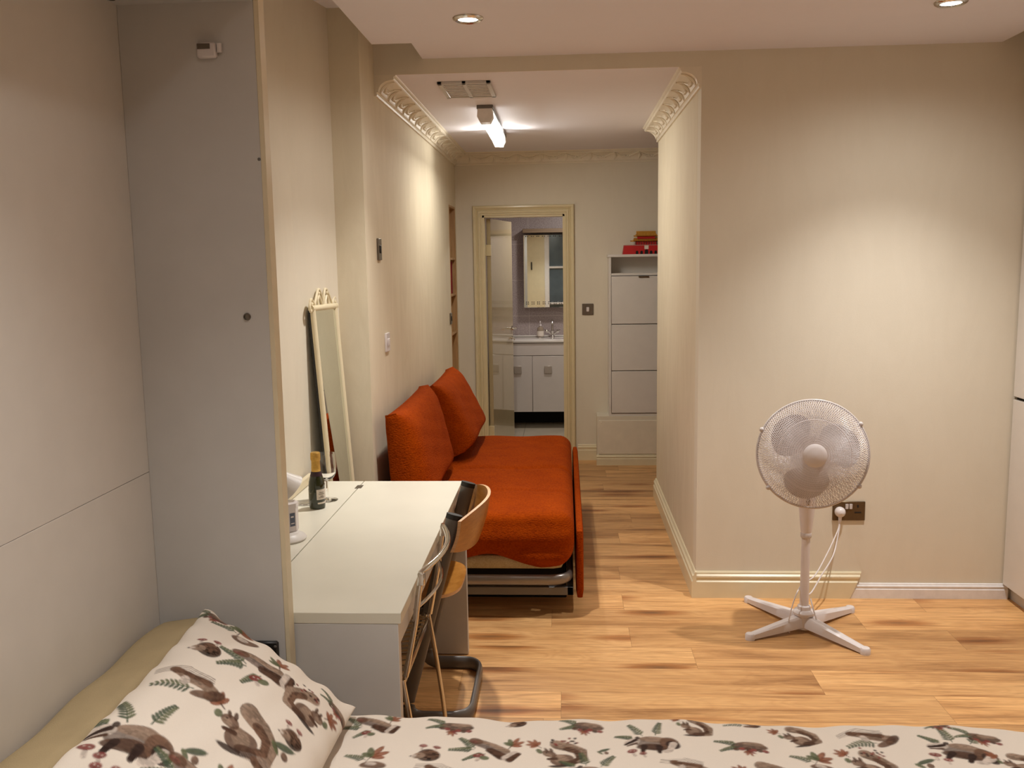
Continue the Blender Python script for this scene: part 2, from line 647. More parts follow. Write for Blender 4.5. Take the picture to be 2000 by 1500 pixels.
# corridor left wall with the shelf niche cut in it, and the pier
mb = MB()
NY0, NY1, NZ0, NZ1 = 6.905, 7.285, 0.60, 2.06
mb.box(-1.24, XL, YP, Y1, 0, ZU)
mb.box(-1.24, XL, Y1, NY0, 0, ZK)
mb.box(-1.24, XL, NY1, YB, 0, ZK)
mb.box(-1.24, XL, NY0, NY1, 0, NZ0)
mb.box(-1.24, XL, NY0, NY1, NZ1, ZK)
mb.box(-1.30, -1.24, NY0 - .05, NY1 + .05, NZ0 - .05, NZ1 + .05)
struct(mb.build('wall_corridor_left', M['wall_smudged'], smooth=0))
struct(MB().box(XR, 2.7, Y1, Y1 + 0.1, 0, ZU).build('wall_facing', M['wall'], smooth=0))
struct(MB().box(XR, XR + 0.1, Y1 + 0.1, YE, 0, ZK).build('wall_corridor_right', M['wall_smudged'], smooth=0))
struct(MB().box(XL, XR, Y1, Y1 + 0.003, ZK, ZU).box(XL, XR, Y1 + 0.003, Y1 + 0.1, ZK + .081, ZU).build('wall_lintel', M['wall'], smooth=0))
struct(MB().box(1.5, 1.6, Y1 + 0.1, YB, 0, ZK).build('wall_recess', M['wall'], smooth=0))
DX0, DX1, DZ = -0.655, 0.004, 1.995
mb = MB()
mb.box(-1.24, DX0 - .01, YB, YB + 0.12, 0, ZK)
mb.box(DX1 + .01, 1.6, YB, YB + 0.12, 0, ZK)
mb.box(DX0 - .01, DX1 + .01, YB, YB + 0.12, DZ + .01, ZK)
struct(mb.build('wall_back', M['wall'], smooth=0))
struct(MB().box(2.62, 2.7, -1.8, Y1, 0, ZU).build('wall_right', M['wall'], smooth=0))
struct(MB().box(-1.4, 2.7, -1.9, -1.8, 0, ZU).build('wall_rear', M['wall'], smooth=0))
struct(MB().box(-1.4, 2.7, -1.9, Y1 + 0.1, ZU, ZU + 0.08).build('ceiling_upper', M['ceiling'], smooth=0))
pts = [(-0.81, -1.4), (1.93, -1.4), (1.93, Y1), (-0.64, Y1), (-0.64, YP), (-0.81, YP)]
struct(MB().prism(pts, lambda a, b, d: (a, b, d), ZC, ZU).build('ceiling', M['ceiling'], smooth=0))
struct(MB().box(XL, XR, Y1 + 0.0032, Y1 + 0.1, ZK, ZK + 0.08).box(-1.24, 1.6, Y1 + 0.1, YB + 0.12, ZK, ZK + 0.08).build('ceiling_corridor', M['ceiling'], smooth=0))
# bathroom shell
struct(MB().box(-0.78, 0.85, 9.2, 9.3, 0, 2.3).build('wall_bathroom_back', M['tile'], smooth=0))
struct(MB().box(-0.88, -0.78, YB + .12, 9.3, 0, 2.3).build('wall_bathroom_left', M['tile_side'], smooth=0))
struct(MB().box(0.75, 0.85, YB + .12, 9.2, 0, 2.3).build('wall_bathroom_right', M['tile_side'], smooth=0))
struct(MB().box(-0.88, 0.85, YB + .12, 9.3, 2.3, 2.36).build('ceiling_bathroom', M['ceiling'], smooth=0))


# ------------------------------------------------------------------ baseboards
def skirting(name, p0, p1, nrm, h, mat, d=0.02, cut=0.0):
    """moulded board from p0 to p1 on the floor; nrm points into the room; cut slants the far end"""
    p0, p1, nrm = Vector(p0), Vector(p1), Vector(nrm)
    pr = [(0, 0), (d, 0), (d, h * .62), (d * .72, h * .66), (d * .72, h * .74), (d * .86, h * .78), (d * .86, h * .84), (d * .45, h * .90), (d * .45, h * .95), (d * .25, h), (0, h)]
    dr = (p1 - p0)
    ln = dr.length
    dr.normalize()
    n = len(pr)
    vs = [p0 + nrm * a + Vector((0, 0, b)) for a, b in pr]
    vs += [p0 + dr * (ln - cut * (1 - b / h)) + nrm * a + Vector((0, 0, b)) for a, b in pr]
    fs = [tuple(range(n))[::-1], tuple(range(n, 2 * n))] + [(i, (i + 1) % n, n + (i + 1) % n, n + i) for i in range(n)]
    return struct(MB().add(vs, fs).build(name, mat, smooth=25))


skirting('baseboard_facing', (XR, Y1, 0), (1.405, Y1, 0), (0, -1, 0), 0.128, M['trim_cream'], 0.022, 0.055)
skirting('baseboard_facing_white', (1.352, Y1, 0), (2.085, Y1, 0), (0, -1, 0), 0.072, M['trim_white'], 0.018)
skirting('baseboard_corridor_right', (XR, Y1 - 0.022, 0), (XR, YE, 0), (-1, 0, 0), 0.128, M['trim_cream'], 0.022)
skirting('baseboard_back', (0.098, YB, 0), (0.255, YB, 0), (0, -1, 0), 0.13, M['trim_cream'], 0.022)
skirting('baseboard_boxing', (0.245, 7.15, 0), (1.45, 7.15, 0), (0, -1, 0), 0.083, M['trim_cream'], 0.02)
skirting('baseboard_corridor_left', (XL, YP, 0), (XL, YB, 0), (1, 0, 0), 0.128, M['trim_cream'], 0.02)

# boxed-in pipework under the shoe cabinet
mb = MB()
mb.box(0.25, 1.45, 7.15, YB, 0.0, 0.395, 0.002)
bx = struct(mb.build('trim_1', M['wall'], smooth=0))
mb = MB()
mb.box(0.262, 1.44, 7.143, 7.15, 0.088, 0.362, 0.002)
for px, pz in ((0.285, 0.345), (0.285, 0.108)):
    mb.lathe([(0.0, 0.0), (0.006, 0.0), (0.005, 0.003), (0, 0.004)], (px, 7.143, pz), (0, -1, 0), 10)
bp = struct(mb.build('access_panel', M['cornice'], bx, smooth=30))


# ------------------------------------------------------------------ cornices
def cornice(name, mp, length, end_caps=True, step=0.2, start=0.04):
    """mp(s, d, z): s along the wall, d out of it"""
    zb = 2.396
    pr = [(0, zb - .008), (.010, zb - .008), (.013, zb), (.010, zb + .006), (.014, zb + .010), (.019, zb + .010)]
    cv = []
    for i in range(9):
        a = PI / 2 * i / 8
        cv.append((.019 + .066 * (1 - math.cos(a)), zb + .012 + .05 * math.sin(a)))
    pr += cv
    pr += [(.089, zb + .064), (.093, zb + .070), (.090, zb + .075), (.098, zb + .078), (.103, zb + .084)]
    pr += [(0, zb + .084)]
    mb = MB()
    mb.prism(pr, lambda a, b, d: mp(d, a, b), 0, length)

    def cove(t, lift=0.0):
        a = PI / 2 * t
        d, z = .019 + .066 * (1 - math.cos(a)), zb + .012 + .05 * math.sin(a)
        return d + lift * .75, z - lift * .65
    s = start
    while s < length - 0.02:
        pth = [mp(s + 0.012 * math.sin(t * PI), *cove(t, 0.003)) for t in [i / 8 for i in range(9)]]
        mb.tube(pth, [0.004 + 0.005 * math.sin(PI * min(1, i / 7.0)) for i in range(9)], 6)
        # swag to the next rib
        if s + step < length:
            pth = []
            for i in range(11):
                f = i / 10
                t = 0.92 - 0.62 * math.sin(PI * f)
                pth.append(mp(s + step * f, *cove(t, 0.003)))
            mb.tube(pth, [0.003 + 0.005 * math.sin(PI * i / 10) for i in range(11)], 6)
            for k in range(5):
                f = 0.36 + 0.07 * k
                p = mp(s + step * f, *cove(0.30 + 0.10 * (k % 2), 0.004))
                mb.blob(p, 0.0085, 6, 4)
            for k in (0.16, 0.84):
                mb.blob(mp(s + step * k, *cove(0.66, 0.003)), 0.006, 6, 4)
        s += step
    return struct(mb.build(name, M['cornice'], smooth=35))


cornice('trim_2', lambda s, d, z: (XL + d, Y1 + s, z), YB - Y1)
cornice('trim_3', lambda s, d, z: (XR - d, Y1 + s, z), YE - Y1)
cornice('trim_4', lambda s, d, z: (XL + s, YB - d, z), 1.5 - XL, step=0.19, start=0.12)

# ------------------------------------------------------------------ bathroom doorway
d1 = bpy.data.objects.new('door_1', None)
COL.objects.link(d1)
d1.location = (DX0, YB, 0)
d1['_org'] = [DX0, YB, 0]
struct(d1)
mb = MB()
# lining
mb.box(DX0 - .01, DX0 + .016, YB, YB + .12, 0, DZ)
mb.box(DX1 - .016, DX1 + .01, YB, YB + .12, 0, DZ)
mb.box(DX0 - .01, DX1 + .01, YB, YB + .12, DZ - .016, DZ + .01)
# moulded architrave, mitred: profile (u outwards from opening, v off the wall)
pr = [(0, 0), (0, .010), (.010, .012), (.012, .007), (.016, .007), (.018, .017), (.030, .019), (.034, .010), (.038, .010), (.041, .019), (.047, .016), (.050, .024), (.060, .030), (.070, .028), (.076, .018), (.076, 0)]
vs, fs = [], []
path = [((DX0, 0), (-1, 0)), ((DX0, DZ), (-1, 1)), ((DX1, DZ), (1, 1)), ((DX1, 0), (1, 0))]
for (px, pz), (ox, oz) in path:
    for u, v in pr:
        vs.append((px + ox * u, YB - v, pz + oz * u))
n = len(pr)
for i in range(3):
    fs += [(i * n + k, i * n + (k + 1) % n, (i + 1) * n + (k + 1) % n, (i + 1) * n + k) for k in range(n)]
fs += [tuple(range(n)), tuple(range(3 * n, 4 * n))]
mb.add(vs, fs)
mb.build('door_frame', M['architrave'], d1, smooth=20)
hx, hy = DX0 + 0.02, YB + 0.125
ang = math.radians(77.5)     # opened into the bathroom
Md = Matrix.Translation((hx, hy, 0)) @ Matrix.Rotation(ang, 4, 'Z')
leaf = MB().box(0, 0.635, -0.036, 0.0, 0.012, DZ - .02, 0.003, M4=Md).build('door_leaf', M['gloss_door'], d1)
mb = MB()
for zz in (0.22, 1.72):
    mb.box(-0.012, 0.006, -0.04, 0.004, zz - .045, zz + .045, 0.002, M4=Md)
mb.build('hinge', M['architrave'], d1)
mb = MB()
zh = 1.04
for sd in (-1, 1):
    yo = -0.036 if sd < 0 else 0.0
    mb.lathe([(0, 0), (.024, 0), (.024, .006), (.010, .009), (.009, .045), (0, .045)], tuple(Md @ Vector((0.585, yo, zh))), tuple((Md.to_3x3() @ Vector((0, sd, 0)))), 16)
    mb.tube([Md @ Vector((0.585, yo + sd * .042, zh)), Md @ Vector((0.56, yo + sd * .046, zh + .002)), Md @ Vector((0.46, yo + sd * .044, zh - .002))], 0.008, 10)
    mb.lathe([(0, 0), (.014, 0), (.013, .008), (0, .010)], tuple(Md @ Vector((0.585, yo, zh - .085))), tuple((Md.to_3x3() @ Vector((0, sd, 0)))), 14)
    mb.tube([Md @ Vector((0.585, yo + sd * .004, zh - .085)), Md @ Vector((0.585, yo + sd * .022, zh - .085)), Md @ Vector((0.585, yo + sd * .026, zh - .105))], 0.005, 8)
mb.build('door_handle', M['chrome'], leaf)

# ------------------------------------------------------------------ rear of the room (seen only in the bathroom mirror)
d2 = struct(MB().box(-1.0, -0.43, -1.8, -1.765, 0, 2.35, 0.003).build('door_2', M['trim_cream'], loc=(-0.7, -1.8, 0)))
MB().box(-0.73, -0.70, -1.765, -1.75, 1.45, 1.62, 0.004).build('door_handle', M['black'], d2)
w1 = struct(MB().box(-0.36, 0.5, -1.8, -1.79, 0.5, 2.35).build('window_1', M['frost'], loc=(0, -1.8, 0.5)))
mb = MB()
for x0, x1, z0, z1 in ((-0.43, -0.33, .45, 2.4), (0.5, 0.58, .45, 2.4), (-0.33, 0.5, .45, .53), (-0.33, 0.5, 2.32, 2.4), (-0.33, 0.5, 1.48, 1.52), (-0.33, 0.5, .70, .74)):
    mb.box(x0, x1, -1.80, -1.76, z0, z1, 0.003)
mb.build('window_frame', M['trim_white'], w1)


# ------------------------------------------------------------------ lights
def light(name, typ, loc, energy, col, parent=None, **kw):
    ld = bpy.data.lights.new(name, typ)
    ld.energy = energy
    ld.color = col
    for k, v in kw.items():
        setattr(ld, k, v)
    o = bpy.data.objects.new(name, ld)
    COL.objects.link(o)
    if parent is not None:
        o.parent = parent
        o.location = Vector(loc) - Vector(parent['_org'])
    else:
        o.location = loc
    return o


def downlight(x, y, label, power=1.0):
    t = thing('ceiling_downlight', label, 'ceiling light', (x, y, ZC), 'round chrome ceiling downlights')
    mb = MB()
    mb.lathe([(.038, -.002), (.040, -.010), (.048, -.012), (.057, -.007), (.060, -.001), (.060, .0), (.038, 0.0)], (x, y, ZC), (0, 0, 1), 40)
    mb.build('trim_ring', M['chrome'], t)
    mb = MB()
    mb.lathe([(0, -.0075), (.030, -.007), (.0375, -.003), (.0375, -.001), (0, -.001)], (x, y, ZC), (0, 0, 1), 32)
    mb.build('bulb', M['bulb'], t)
    light('bulb_light', 'SPOT', (x, y, ZC - .016), DOWNLIGHT_W * power, DOWNLIGHT_COL, t, spot_size=math.radians(97), spot_blend=1.0, shadow_soft_size=0.03)
    light('bulb_spill', 'SPOT', (x, y, ZC - .016), DOWNLIGHT_W * power * 0.23, DOWNLIGHT_COL, t, spot_size=math.radians(160), spot_blend=1.0, shadow_soft_size=0.04)
    return t


downlight(-0.36, 3.60, 'left of the two round chrome downlights, set in the dropped ceiling above the desk', 0.86)
downlight(1.43, 3.587, 'right of the two round chrome downlights, set in the dropped ceiling above the fan')
downlight(-0.36, 1.2, 'round chrome ceiling downlight over the head of the bed', 0.5)
downlight(1.43, 1.2, 'round chrome ceiling downlight over the foot of the bed', 0.5)
downlight(-0.36, -0.9, 'added unseen ceiling downlight that brightens the cream door reflected in the bathroom mirror', 0.95)  # added lamp, brightens the rear wall for the mirror reflection

tl = thing('tube_light', 'short white strip light glowing on the corridor ceiling', 'ceiling light', (-0.43, 5.7, ZK))
MB().box(-0.475, -0.385, 5.12, 6.30, ZK - .022, ZK, 0.003).build('mounting_plate', M['steel'], tl)
mb = MB()
hexp = [(-.036, -.020), (-.040, -.050), (-.037, -.066), (-.028, -.080), (-.014, -.088), (.014, -.088), (.028, -.080), (.037, -.066), (.040, -.050), (.036, -.020)]
mb.prism(hexp, lambda a, b, d: (-0.43 + a, d, ZK + b), 5.20, 6.22)
mb.build('diffuser', M['tube'], tl, smooth=20)
hexq = [(-.040, -.020), (-.044, -.062), (-.027, -.094), (.027, -.094), (.044, -.062), (.040, -.020)]
MB().prism(hexq, lambda a, b, d: (-0.43 + a, d, ZK + b), 5.12, 5.20).build('end_cap', M['trim_white'], tl, smooth=20)
MB().prism(hexq, lambda a, b, d: (-0.43 + a, d, ZK + b), 6.22, 6.24).build('end_cap', M['trim_white'], tl, smooth=20)
for sx in (-1, 1):
    lo = light('tube_glow', 'AREA', (-0.43 + sx * .075, 6.06, ZK - .085), TUBE_W, TUBE_COL, tl, shape='RECTANGLE', size=0.05, size_y=0.05)
    lo.rotation_euler = Vector((sx * 0.55, -1.0, 0.0)).to_track_quat('-Z', 'Y').to_euler()

lo = light('tube_downlight', 'AREA', (-0.43, 5.71, ZK - .094), 15.0, TUBE_COL, tl, shape='RECTANGLE', size=0.05, size_y=1.0)
lo.rotation_euler = (0, -0.30, 0)
bl = thing('bathroom_fill_light', 'added round ceiling fill light inside the bathroom, out of view', 'ceiling light', (0.1, 8.2, 2.3))  # added fill lamp and fitting that lift the dim bathroom
MB().lathe([(0, -.03), (.10, -.03), (.12, -.015), (.12, 0), (0, 0)], (0.1, 8.2, 2.3), (0, 0, 1), 32).build('diffuser', M['white_plastic'], bl)
lo = light('fill_glow', 'AREA', (0.1, 8.2, 2.26), 13.0, (1.0, 0.95, 0.90), bl, shape='DISK', size=0.2)

# ------------------------------------------------------------------ ceiling vent
vt = thing('air_vent', 'rectangular white slatted air vent on the corridor ceiling', 'vent', (-0.468, 4.64, ZK))
mb = MB()
x0, x1, y0, y1 = -0.60, -0.345, 4.45, 4.83
for a in ((x0, x0 + .022, y0, y1), (x1 - .022, x1, y0, y1), (x0, x1, y0, y0 + .022), (x0, x1, y1 - .022, y1), ((x0 + x1) / 2 - .010, (x0 + x1) / 2 + .010, y0, y1)):
    mb.box(a[0], a[1], a[2], a[3], ZK - .014, ZK, 0.002)
mb.build('frame', M['grey_lam'], vt)
mb = MB()
for i in range(9):
    yy = y0 + .035 + i * (y1 - y0 - .07) / 8
    R = Matrix.Translation((0, yy, ZK - .008)) @ Matrix.Rotation(math.radians(-5), 4, 'X')
    mb.box(x0 + .02, x1 - .02, -.0075, .0075, -.0010, .0010, M4=R)
mb.build('slats', M['trim_white'], vt)
MB().box(x0 + .02, x1 - .02, y0 + .02, y1 - .02, ZK - .0015, ZK - .0005).build('duct_opening', M['dark'], vt)


# ------------------------------------------------------------------ switches and socket
def plate(name, label, cat, c, nrm, w_, h_, mat, rocker_mat, n_rock=1, horiz=True):
    """wall plate; nrm one of +x,-x,-y"""
    t = thing(name, label, cat, c)
    if nrm == 'x':
        def bx_(u0, u1, z0, z1, d0, d1, bev):
            return (c[0] + d0, c[0] + d1, c[1] + u0, c[1] + u1, c[2] + z0, c[2] + z1, bev)
    else:
        def bx_(u0, u1, z0, z1, d0, d1, bev):
            return (c[0] + u0, c[0] + u1, c[1] - d1, c[1] - d0, c[2] + z0, c[2] + z1, bev)
    MB().box(*bx_(-w_ / 2, w_ / 2, -h_ / 2, h_ / 2, 0, 0.009, 0.002)).build('face_plate', mat, t)
    for i in range(n_rock):
        u = (i - (n_rock - 1) / 2) * 0.028
        MB().box(*bx_(u - .011, u + .011, -.018, .018, 0.009, 0.0135, 0.002)).build('rocker', rocker_mat, t)
    return t


plate('light_switch', 'white double light switch on the corridor left wall above the near orange cushion', 'switch', (XL, 4.36, 1.245), 'x', 0.09, 0.09, M['white_plastic'], M['white_plastic'], 2)
plate('wall_control', 'dark metal control plate high on the corridor left wall above the white switch', 'switch', (XL, 4.24, 1.69), 'x', 0.075, 0.10, M['nickel'], M['black'], 1)
plate('dimmer_switch', 'small dark metal plate on the wall just left of the niche shelves', 'switch', (XL, 6.85, 1.205), 'x', 0.085, 0.085, M['nickel'], M['black'], 1)
plate('light_switch', 'square grey metal light switch between the bathroom door and the shoe cabinet', 'switch', (0.185, YB, 1.236), 'y', 0.09, 0.09, M['nickel'], M['white_plastic'], 1)
so = thing('wall_socket', 'bronze double power socket low on the facing wall behind the fan', 'socket', (1.337, Y1, 0.427))
MB().box(1.262, 1.412, Y1 - .008, Y1, 0.381, 0.473, 0.002).build('face_plate', M['bronze'], so)
for x in (1.326, 1.344):
    MB().box(x - .007, x + .007, Y1 - .013, Y1 - .008, .438, .462, 0.001).build('rocker', M['grey_plastic'], so)
for hb in ((1.374, 1.381, .444, .457), (1.362, 1.393, .417, .424)):
    MB().box(hb[0], hb[1], Y1 - .0095, Y1 - .008, hb[2], hb[3]).build('socket_hole', M['black'], so)

# ------------------------------------------------------------------ wall bed cabinet, bed
wb = thing('wall_bed', 'tall white fold-down wall bed cabinet filling the left edge of the picture', 'wall bed', (-0.85, 1.6, 0))
MB().box(-1.035, -0.712, 2.15, 2.188, 0, 2.262, 0.001).build('side_panel', M['grey_lam'], wb)
MB().box(-0.712, -0.700, 2.150, 2.190, 0, 2.262, 0.001).build('panel_edge', M['panel_edge'], wb)
mb = MB()
mb.box(-1.06, -1.035, 0.95, 2.188, 0, 1.118, 0.0006)
mb.box(-1.06, -1.035, 0.95, 2.188, 1.1190, 2.262, 0.0006)
mb.build('back_panel', M['white_lam'], wb)
mb = MB()
mb.box(-1.035, -0.712, 0.988, 2.15, 2.226, 2.262, 0.001)
mb.build('top_panel', M['grey_lam'], wb)
MB().lathe([(0, 0), (.007, 0), (.007, .002), (0, .002)], (-1.02 + .0, 2.10, 2.224), (0, 0, 1), 12).build('cam_hole', M['black'], wb)
MB().box(-1.035, -0.700, 0.95, 0.988, 0, 2.262, 0.001).build('side_panel', M['grey_lam'], wb)
br = MB()
br.box(-0.80, -0.728, 2.138, 2.15, 0.60, 0.682, 0.004)
brk = br.build('hinge_bracket', M['black'], wb)
for px, pz in ((-.735, .67), (-.735, .63)):
    MB().lathe([(0, 0), (.004, 0), (.003, .002), (0, .003)], (px, 2.138, pz), (0, -1, 0), 10).build('screw', M['steel'], brk)
mb = MB()
mb.box(-0.845, -0.80, 2.132, 2.15, 2.100, 2.134, 0.004)
mb.lathe([(0, 0), (.006, 0), (.006, .02), (0, .02)], (-0.793, 2.14, 2.112), (0, 0, 1), 12)
ct = mb.build('magnetic_catch', M['white_plastic'], wb)
MB().box(-0.842, -0.812, 2.1305, 2.132, 2.119, 2.131).build('printed_sticker', M['nickel'], ct)
mb = MB()
mb.lathe([(0, 0), (.009, 0), (.0085, .004), (.006, .007), (.006, .003), (0, .003)], (-0.765, 2.15, 1.50), (0, -1, 0), 16)
mb.build('bolt_head', M['nickel'], wb)
MB().lathe([(0, 0), (.004, 0), (.003, .002), (0, .003)], (-0.716, 2.15, 1.87), (0, -1, 0), 10).build('screw', M['steel'], wb)
# fold-down bed frame
mb = MB()
mb.box(-0.86, 1.22, 1.14, 1.17, 0.22, 0.38, 0.003)
mb.box(-0.86, 1.22, 1.97, 2.00, 0.22, 0.38, 0.003)
mb.box(1.20, 1.23, 1.14, 2.00, 0.22, 0.38, 0.003)
mb.box(-0.86, 1.20, 1.17, 1.97, 0.22, 0.26)
mb.build('bed_base', M['white_lam'], wb)
for y in (1.2, 1.93):
    MB().tube(round_path([(1.15, y, 0.22), (1.15, y, 0.0)], .01), 0.016, 12).build('leg', M['steel'], wb)
tag(MB().rbox(-0.84, 1.19, 1.175, 1.965, 0.262, 0.525, 0.05, 20, 10, 6).build('mattress', M['cream_cloth'], loc=(0.2, 1.57, 0.262)), 'cream single mattress lying under the woodland print bed cover', 'mattress')


def bol(P):
    # wedge-shaped headboard pad: front leans out
    P = P.copy()
    t = (P[:, 2] - 0.56) / 0.2
    P[:, 2] += 0.018 * np.clip((P[:, 0] + 1.02) / 0.12, 0, 1) * np.clip(t, 0, 1)
    P[:, 0] -= 0.03 * (1 - np.clip(t, 0, 1)) * (P[:, 0] > -0.95)
    P[:, 2] += 0.004 * np.sin(P[:, 1] * 23) * np.clip(t, 0, 1)
    return P


bo = tag(MB().rbox(-1.033, -0.868, 1.02, 2.128, 0.53, 0.752, 0.045, 10, 40, 10, bol).build('bolster', M['beige_cloth'], loc=(-0.95, 1.57, 0.53)), 'long beige bolster lying against the white back panel at the head of the bed', 'bolster')
MB().tube([(-0.872 + 0.002 * math.sin(i), 1.04 + i * 0.054, 0.715 + 0.002 * math.cos(i * 2)) for i in range(20)], 0.004, 8).build('piping', M['beige_cloth'], bo)


# ------------------------------------------------------------------ woodland print (painted into vertex colours)
class Canvas:
    def __init__(self, w_m, h_m, px=0.0022):
        self.px = px
        self.W, self.H = int(w_m / px) + 1, int(h_m / px) + 1
        self.a = np.ones((self.H, self.W, 3)) * np.array(rgb(240, 228, 213)[:3])
        self.noise = rng.random((self.H // 2 + 2, self.W // 6 + 2))

    def ell(self, x, y, rx, ry, ang, col, streak=0.35, soft=0.0016, alpha=0.93):
        R = max(rx, ry) + 2 * soft
        i0, i1 = max(0, int((x - R) / self.px)), min(self.W, int((x + R) / self.px) + 2)
        j0, j1 = max(0, int((y - R) / self.px)), min(self.H, int((y + R) / self.px) + 2)
        if i0 >= i1 or j0 >= j1:
            return
        X, Y = np.meshgrid(np.arange(i0, i1) * self.px - x, np.arange(j0, j1) * self.px - y)
        c, s = math.cos(ang), math.sin(ang)
        U, V = X * c + Y * s, -X * s + Y * c
        d = np.sqrt((U / rx) ** 2 + (V / ry) ** 2)
        al = np.clip((1 - d) * min(rx, ry) / soft + 0.5, 0, 1)[..., None] * alpha
        cc = np.array(rgb(*col)[:3])
        jj, ii = np.meshgrid(np.arange(j0, j1), np.arange(i0, i1), indexing='ij')
        nz = self.noise[(jj // 2) % self.noise.shape[0], (ii // 4) % self.noise.shape[1]][..., None]
        shade = 1 - streak * nz + streak * 0.35 * (V / ry)[..., None]
        self.a[j0:j1, i0:i1] = self.a[j0:j1, i0:i1] * (1 - al) + np.clip(cc * shade, 0, 1) * al

    def stroke(self, pts, r0, r1, col, streak=0.3, alpha=0.93):
        P = [np.array(p) for p in pts]
        L = [np.linalg.norm(P[i + 1] - P[i]) for i in range(len(P) - 1)]
        tot = sum(L)
        acc = 0
        for i, l in enumerate(L):
            n = max(1, int(l / max(self.px, min(r0, r1) * 0.6)))
            for k in range(n):
                f = (acc + l * k / n) / tot
                p = P[i] + (P[i + 1] - P[i]) * k / n
                r = r0 + (r1 - r0) * f
                self.ell(p[0], p[1], r, r, 0, col, streak, 0.0014, alpha)
            acc += l

    def sample(self, X, Y):
        i = np.clip((X / self.px), 0, self.W - 1.001)
        j = np.clip((Y / self.px), 0, self.H - 1.001)
        i0, j0 = i.astype(int), j.astype(int)
        fi, fj = (i - i0)[:, None], (j - j0)[:, None]
        a = self.a
        return (a[j0, i0] * (1 - fi) + a[j0, i0 + 1] * fi) * (1 - fj) + (a[j0 + 1, i0] * (1 - fi) + a[j0 + 1, i0 + 1] * fi) * fj


BR, BR2, TAN, DK, GRN, GRN2, RED, RUST, CRM, GRY = (122, 92, 74), (96, 70, 56), (168, 142, 122), (66, 50, 44), (82, 96, 76), (110, 116, 84), (146, 74, 68), (158, 100, 74), (222, 206, 192), (146, 130, 120)


class Local:
    """draw on a canvas in a motif's own frame (units of its size)"""
    def __init__(self, cv, x, y, size, flip=1, rot=0.0):
        self.cv, self.x, self.y, self.s, self.f, self.r = cv, x, y, size, flip, rot

    def p(self, u, v):
        u = u * self.f
        c, s = math.cos(self.r), math.sin(self.r)
        return self.x + self.s * (u * c - v * s), self.y + self.s * (u * s + v * c)

    def e(self, u, v, ru, rv, a, col, **k):
        x, y = self.p(u, v)
        self.cv.ell(x, y, ru * self.s, rv * self.s, (a * self.f) + self.r, col, **k)

    def st(self, pts, r0, r1, col, **k):
        self.cv.stroke([self.p(*q) for q in pts], r0 * self.s, r1 * self.s, col, **k)


def fern(L, u, v, ln, a, col=GRN):
    pts = [(u + ln * t * math.cos(a), v + ln * t * math.sin(a) + 0.06 * math.sin(t * 3) * ln) for t in [i / 8 for i in range(9)]]
    L.st(pts, 0.012, 0.006, col)
    for i, (pu, pv) in enumerate(pts[1:]):
        q = ln * 0.26 * (1 - 0.65 * i / 8)
        for sd in (-1, 1):
            b = a + sd * 0.95
            L.e(pu + q * 0.5 * math.cos(b), pv + q * 0.5 * math.sin(b), q * 0.55, 0.026, b, col if sd > 0 else GRN2)


def maple(L, u, v, s, a=0.6, col=RUST, col2=GRN2):
    for k, b in enumerate((-1.25, -0.62, 0, 0.62, 1.25)):
        ln = s * (0.62 if abs(b) > 1 else 0.85 if b else 1.0)
        L.e(u + ln * .5 * math.cos(a + b), v + ln * .5 * math.sin(a + b), ln * .55, s * .17, a + b, col if k < 3 else col2)
    L.st([(u, v), (u - s * .5 * math.cos(a), v - s * .5 * math.sin(a))], 0.014, 0.010, BR2)


def toadstool(L, u, v, s):
    L.st([(u, v), (u + .02, v - s * .8)], s * .16, s * .2, CRM)
    L.e(u, v + s * .1, s * .55, s * .34, 0.1, RED)
    L.e(u - s * .15, v + s * .2, s * .09, s * .07, 0, CRM)
    L.e(u + s * .2, v + s * .12, s * .08, s * .06, 0, CRM)


def badger(L):
    fern(L, -.15, .28, .5, 1.9)
    fern(L, .15, .3, .48, 1.1)
    fern(L, -.35, .2, .4, 2.6)
    L.e(.08, .0, .46, .24, -.12, GRY)
    L.e(.12, .12, .38, .11, -.12, TAN)
    L.e(.02, -.14, .40, .12, -.05, BR2)
    L.e(.36, -.02, .2, .22, .4, BR)
    L.e(.42, -.1, .13, .17, .6, DK, streak=.5)
    L.st([(.44, -.06), (.3, -.28), (.16, -.3)], .085, .05, CRM)
    L.st([(-.2, -.1), (-.3, -.3)], .07, .045, DK)
    L.st([(.12, -.12), (.06, -.34)], .07, .045, DK)
    L.e(-.42, .10, .19, .12, .25, CRM)
    L.st([(-.58, .04), (-.30, .16)], .03, .045, DK)
    L.st([(-.55, -.02), (-.32, .03)], .02, .03, BR2)
    L.e(-.27, .22, .05, .05, 0, DK)
    toadstool(L, -.5, -.25, .2)
    toadstool(L, -.3, -.36, .15)


def squirrel(L):
    L.st([(.18, -.3), (.42, -.2), (.42, .12), (.2, .32), (-.02, .42), (-.12, .36)], .10, .17, TAN, streak=.45)
    L.st([(.2, -.26), (.38, -.12), (.34, .12), (.14, .30)], .05, .09, BR, streak=.5)
    L.e(.02, -.16, .25, .22, .5, BR)
    L.e(.0, -.12, .14, .2, .5, TAN)
    L.e(.14, -.3, .17, .10, .1, BR2)
    L.e(-.22, .06, .15, .12, -.4, BR)
    L.e(-.26, .02, .09, .07, -.4, TAN)
    L.e(-.17, .2, .035, .08, .2, BR2)
    L.e(-.27, .19, .03, .08, .4, BR2)
    L.e(-.28, .09, .018, .018, 0, DK)
    L.st([(-.1, -.1), (-.28, -.14)], .05, .035, BR2)
    L.e(-.05, -.4, .22, .05, .05, DK)
    maple(L, -.45, .32, .26, 2.4, RUST, RUST)
    L.e(-.42, .12, .06, .09, .3, GRN2)


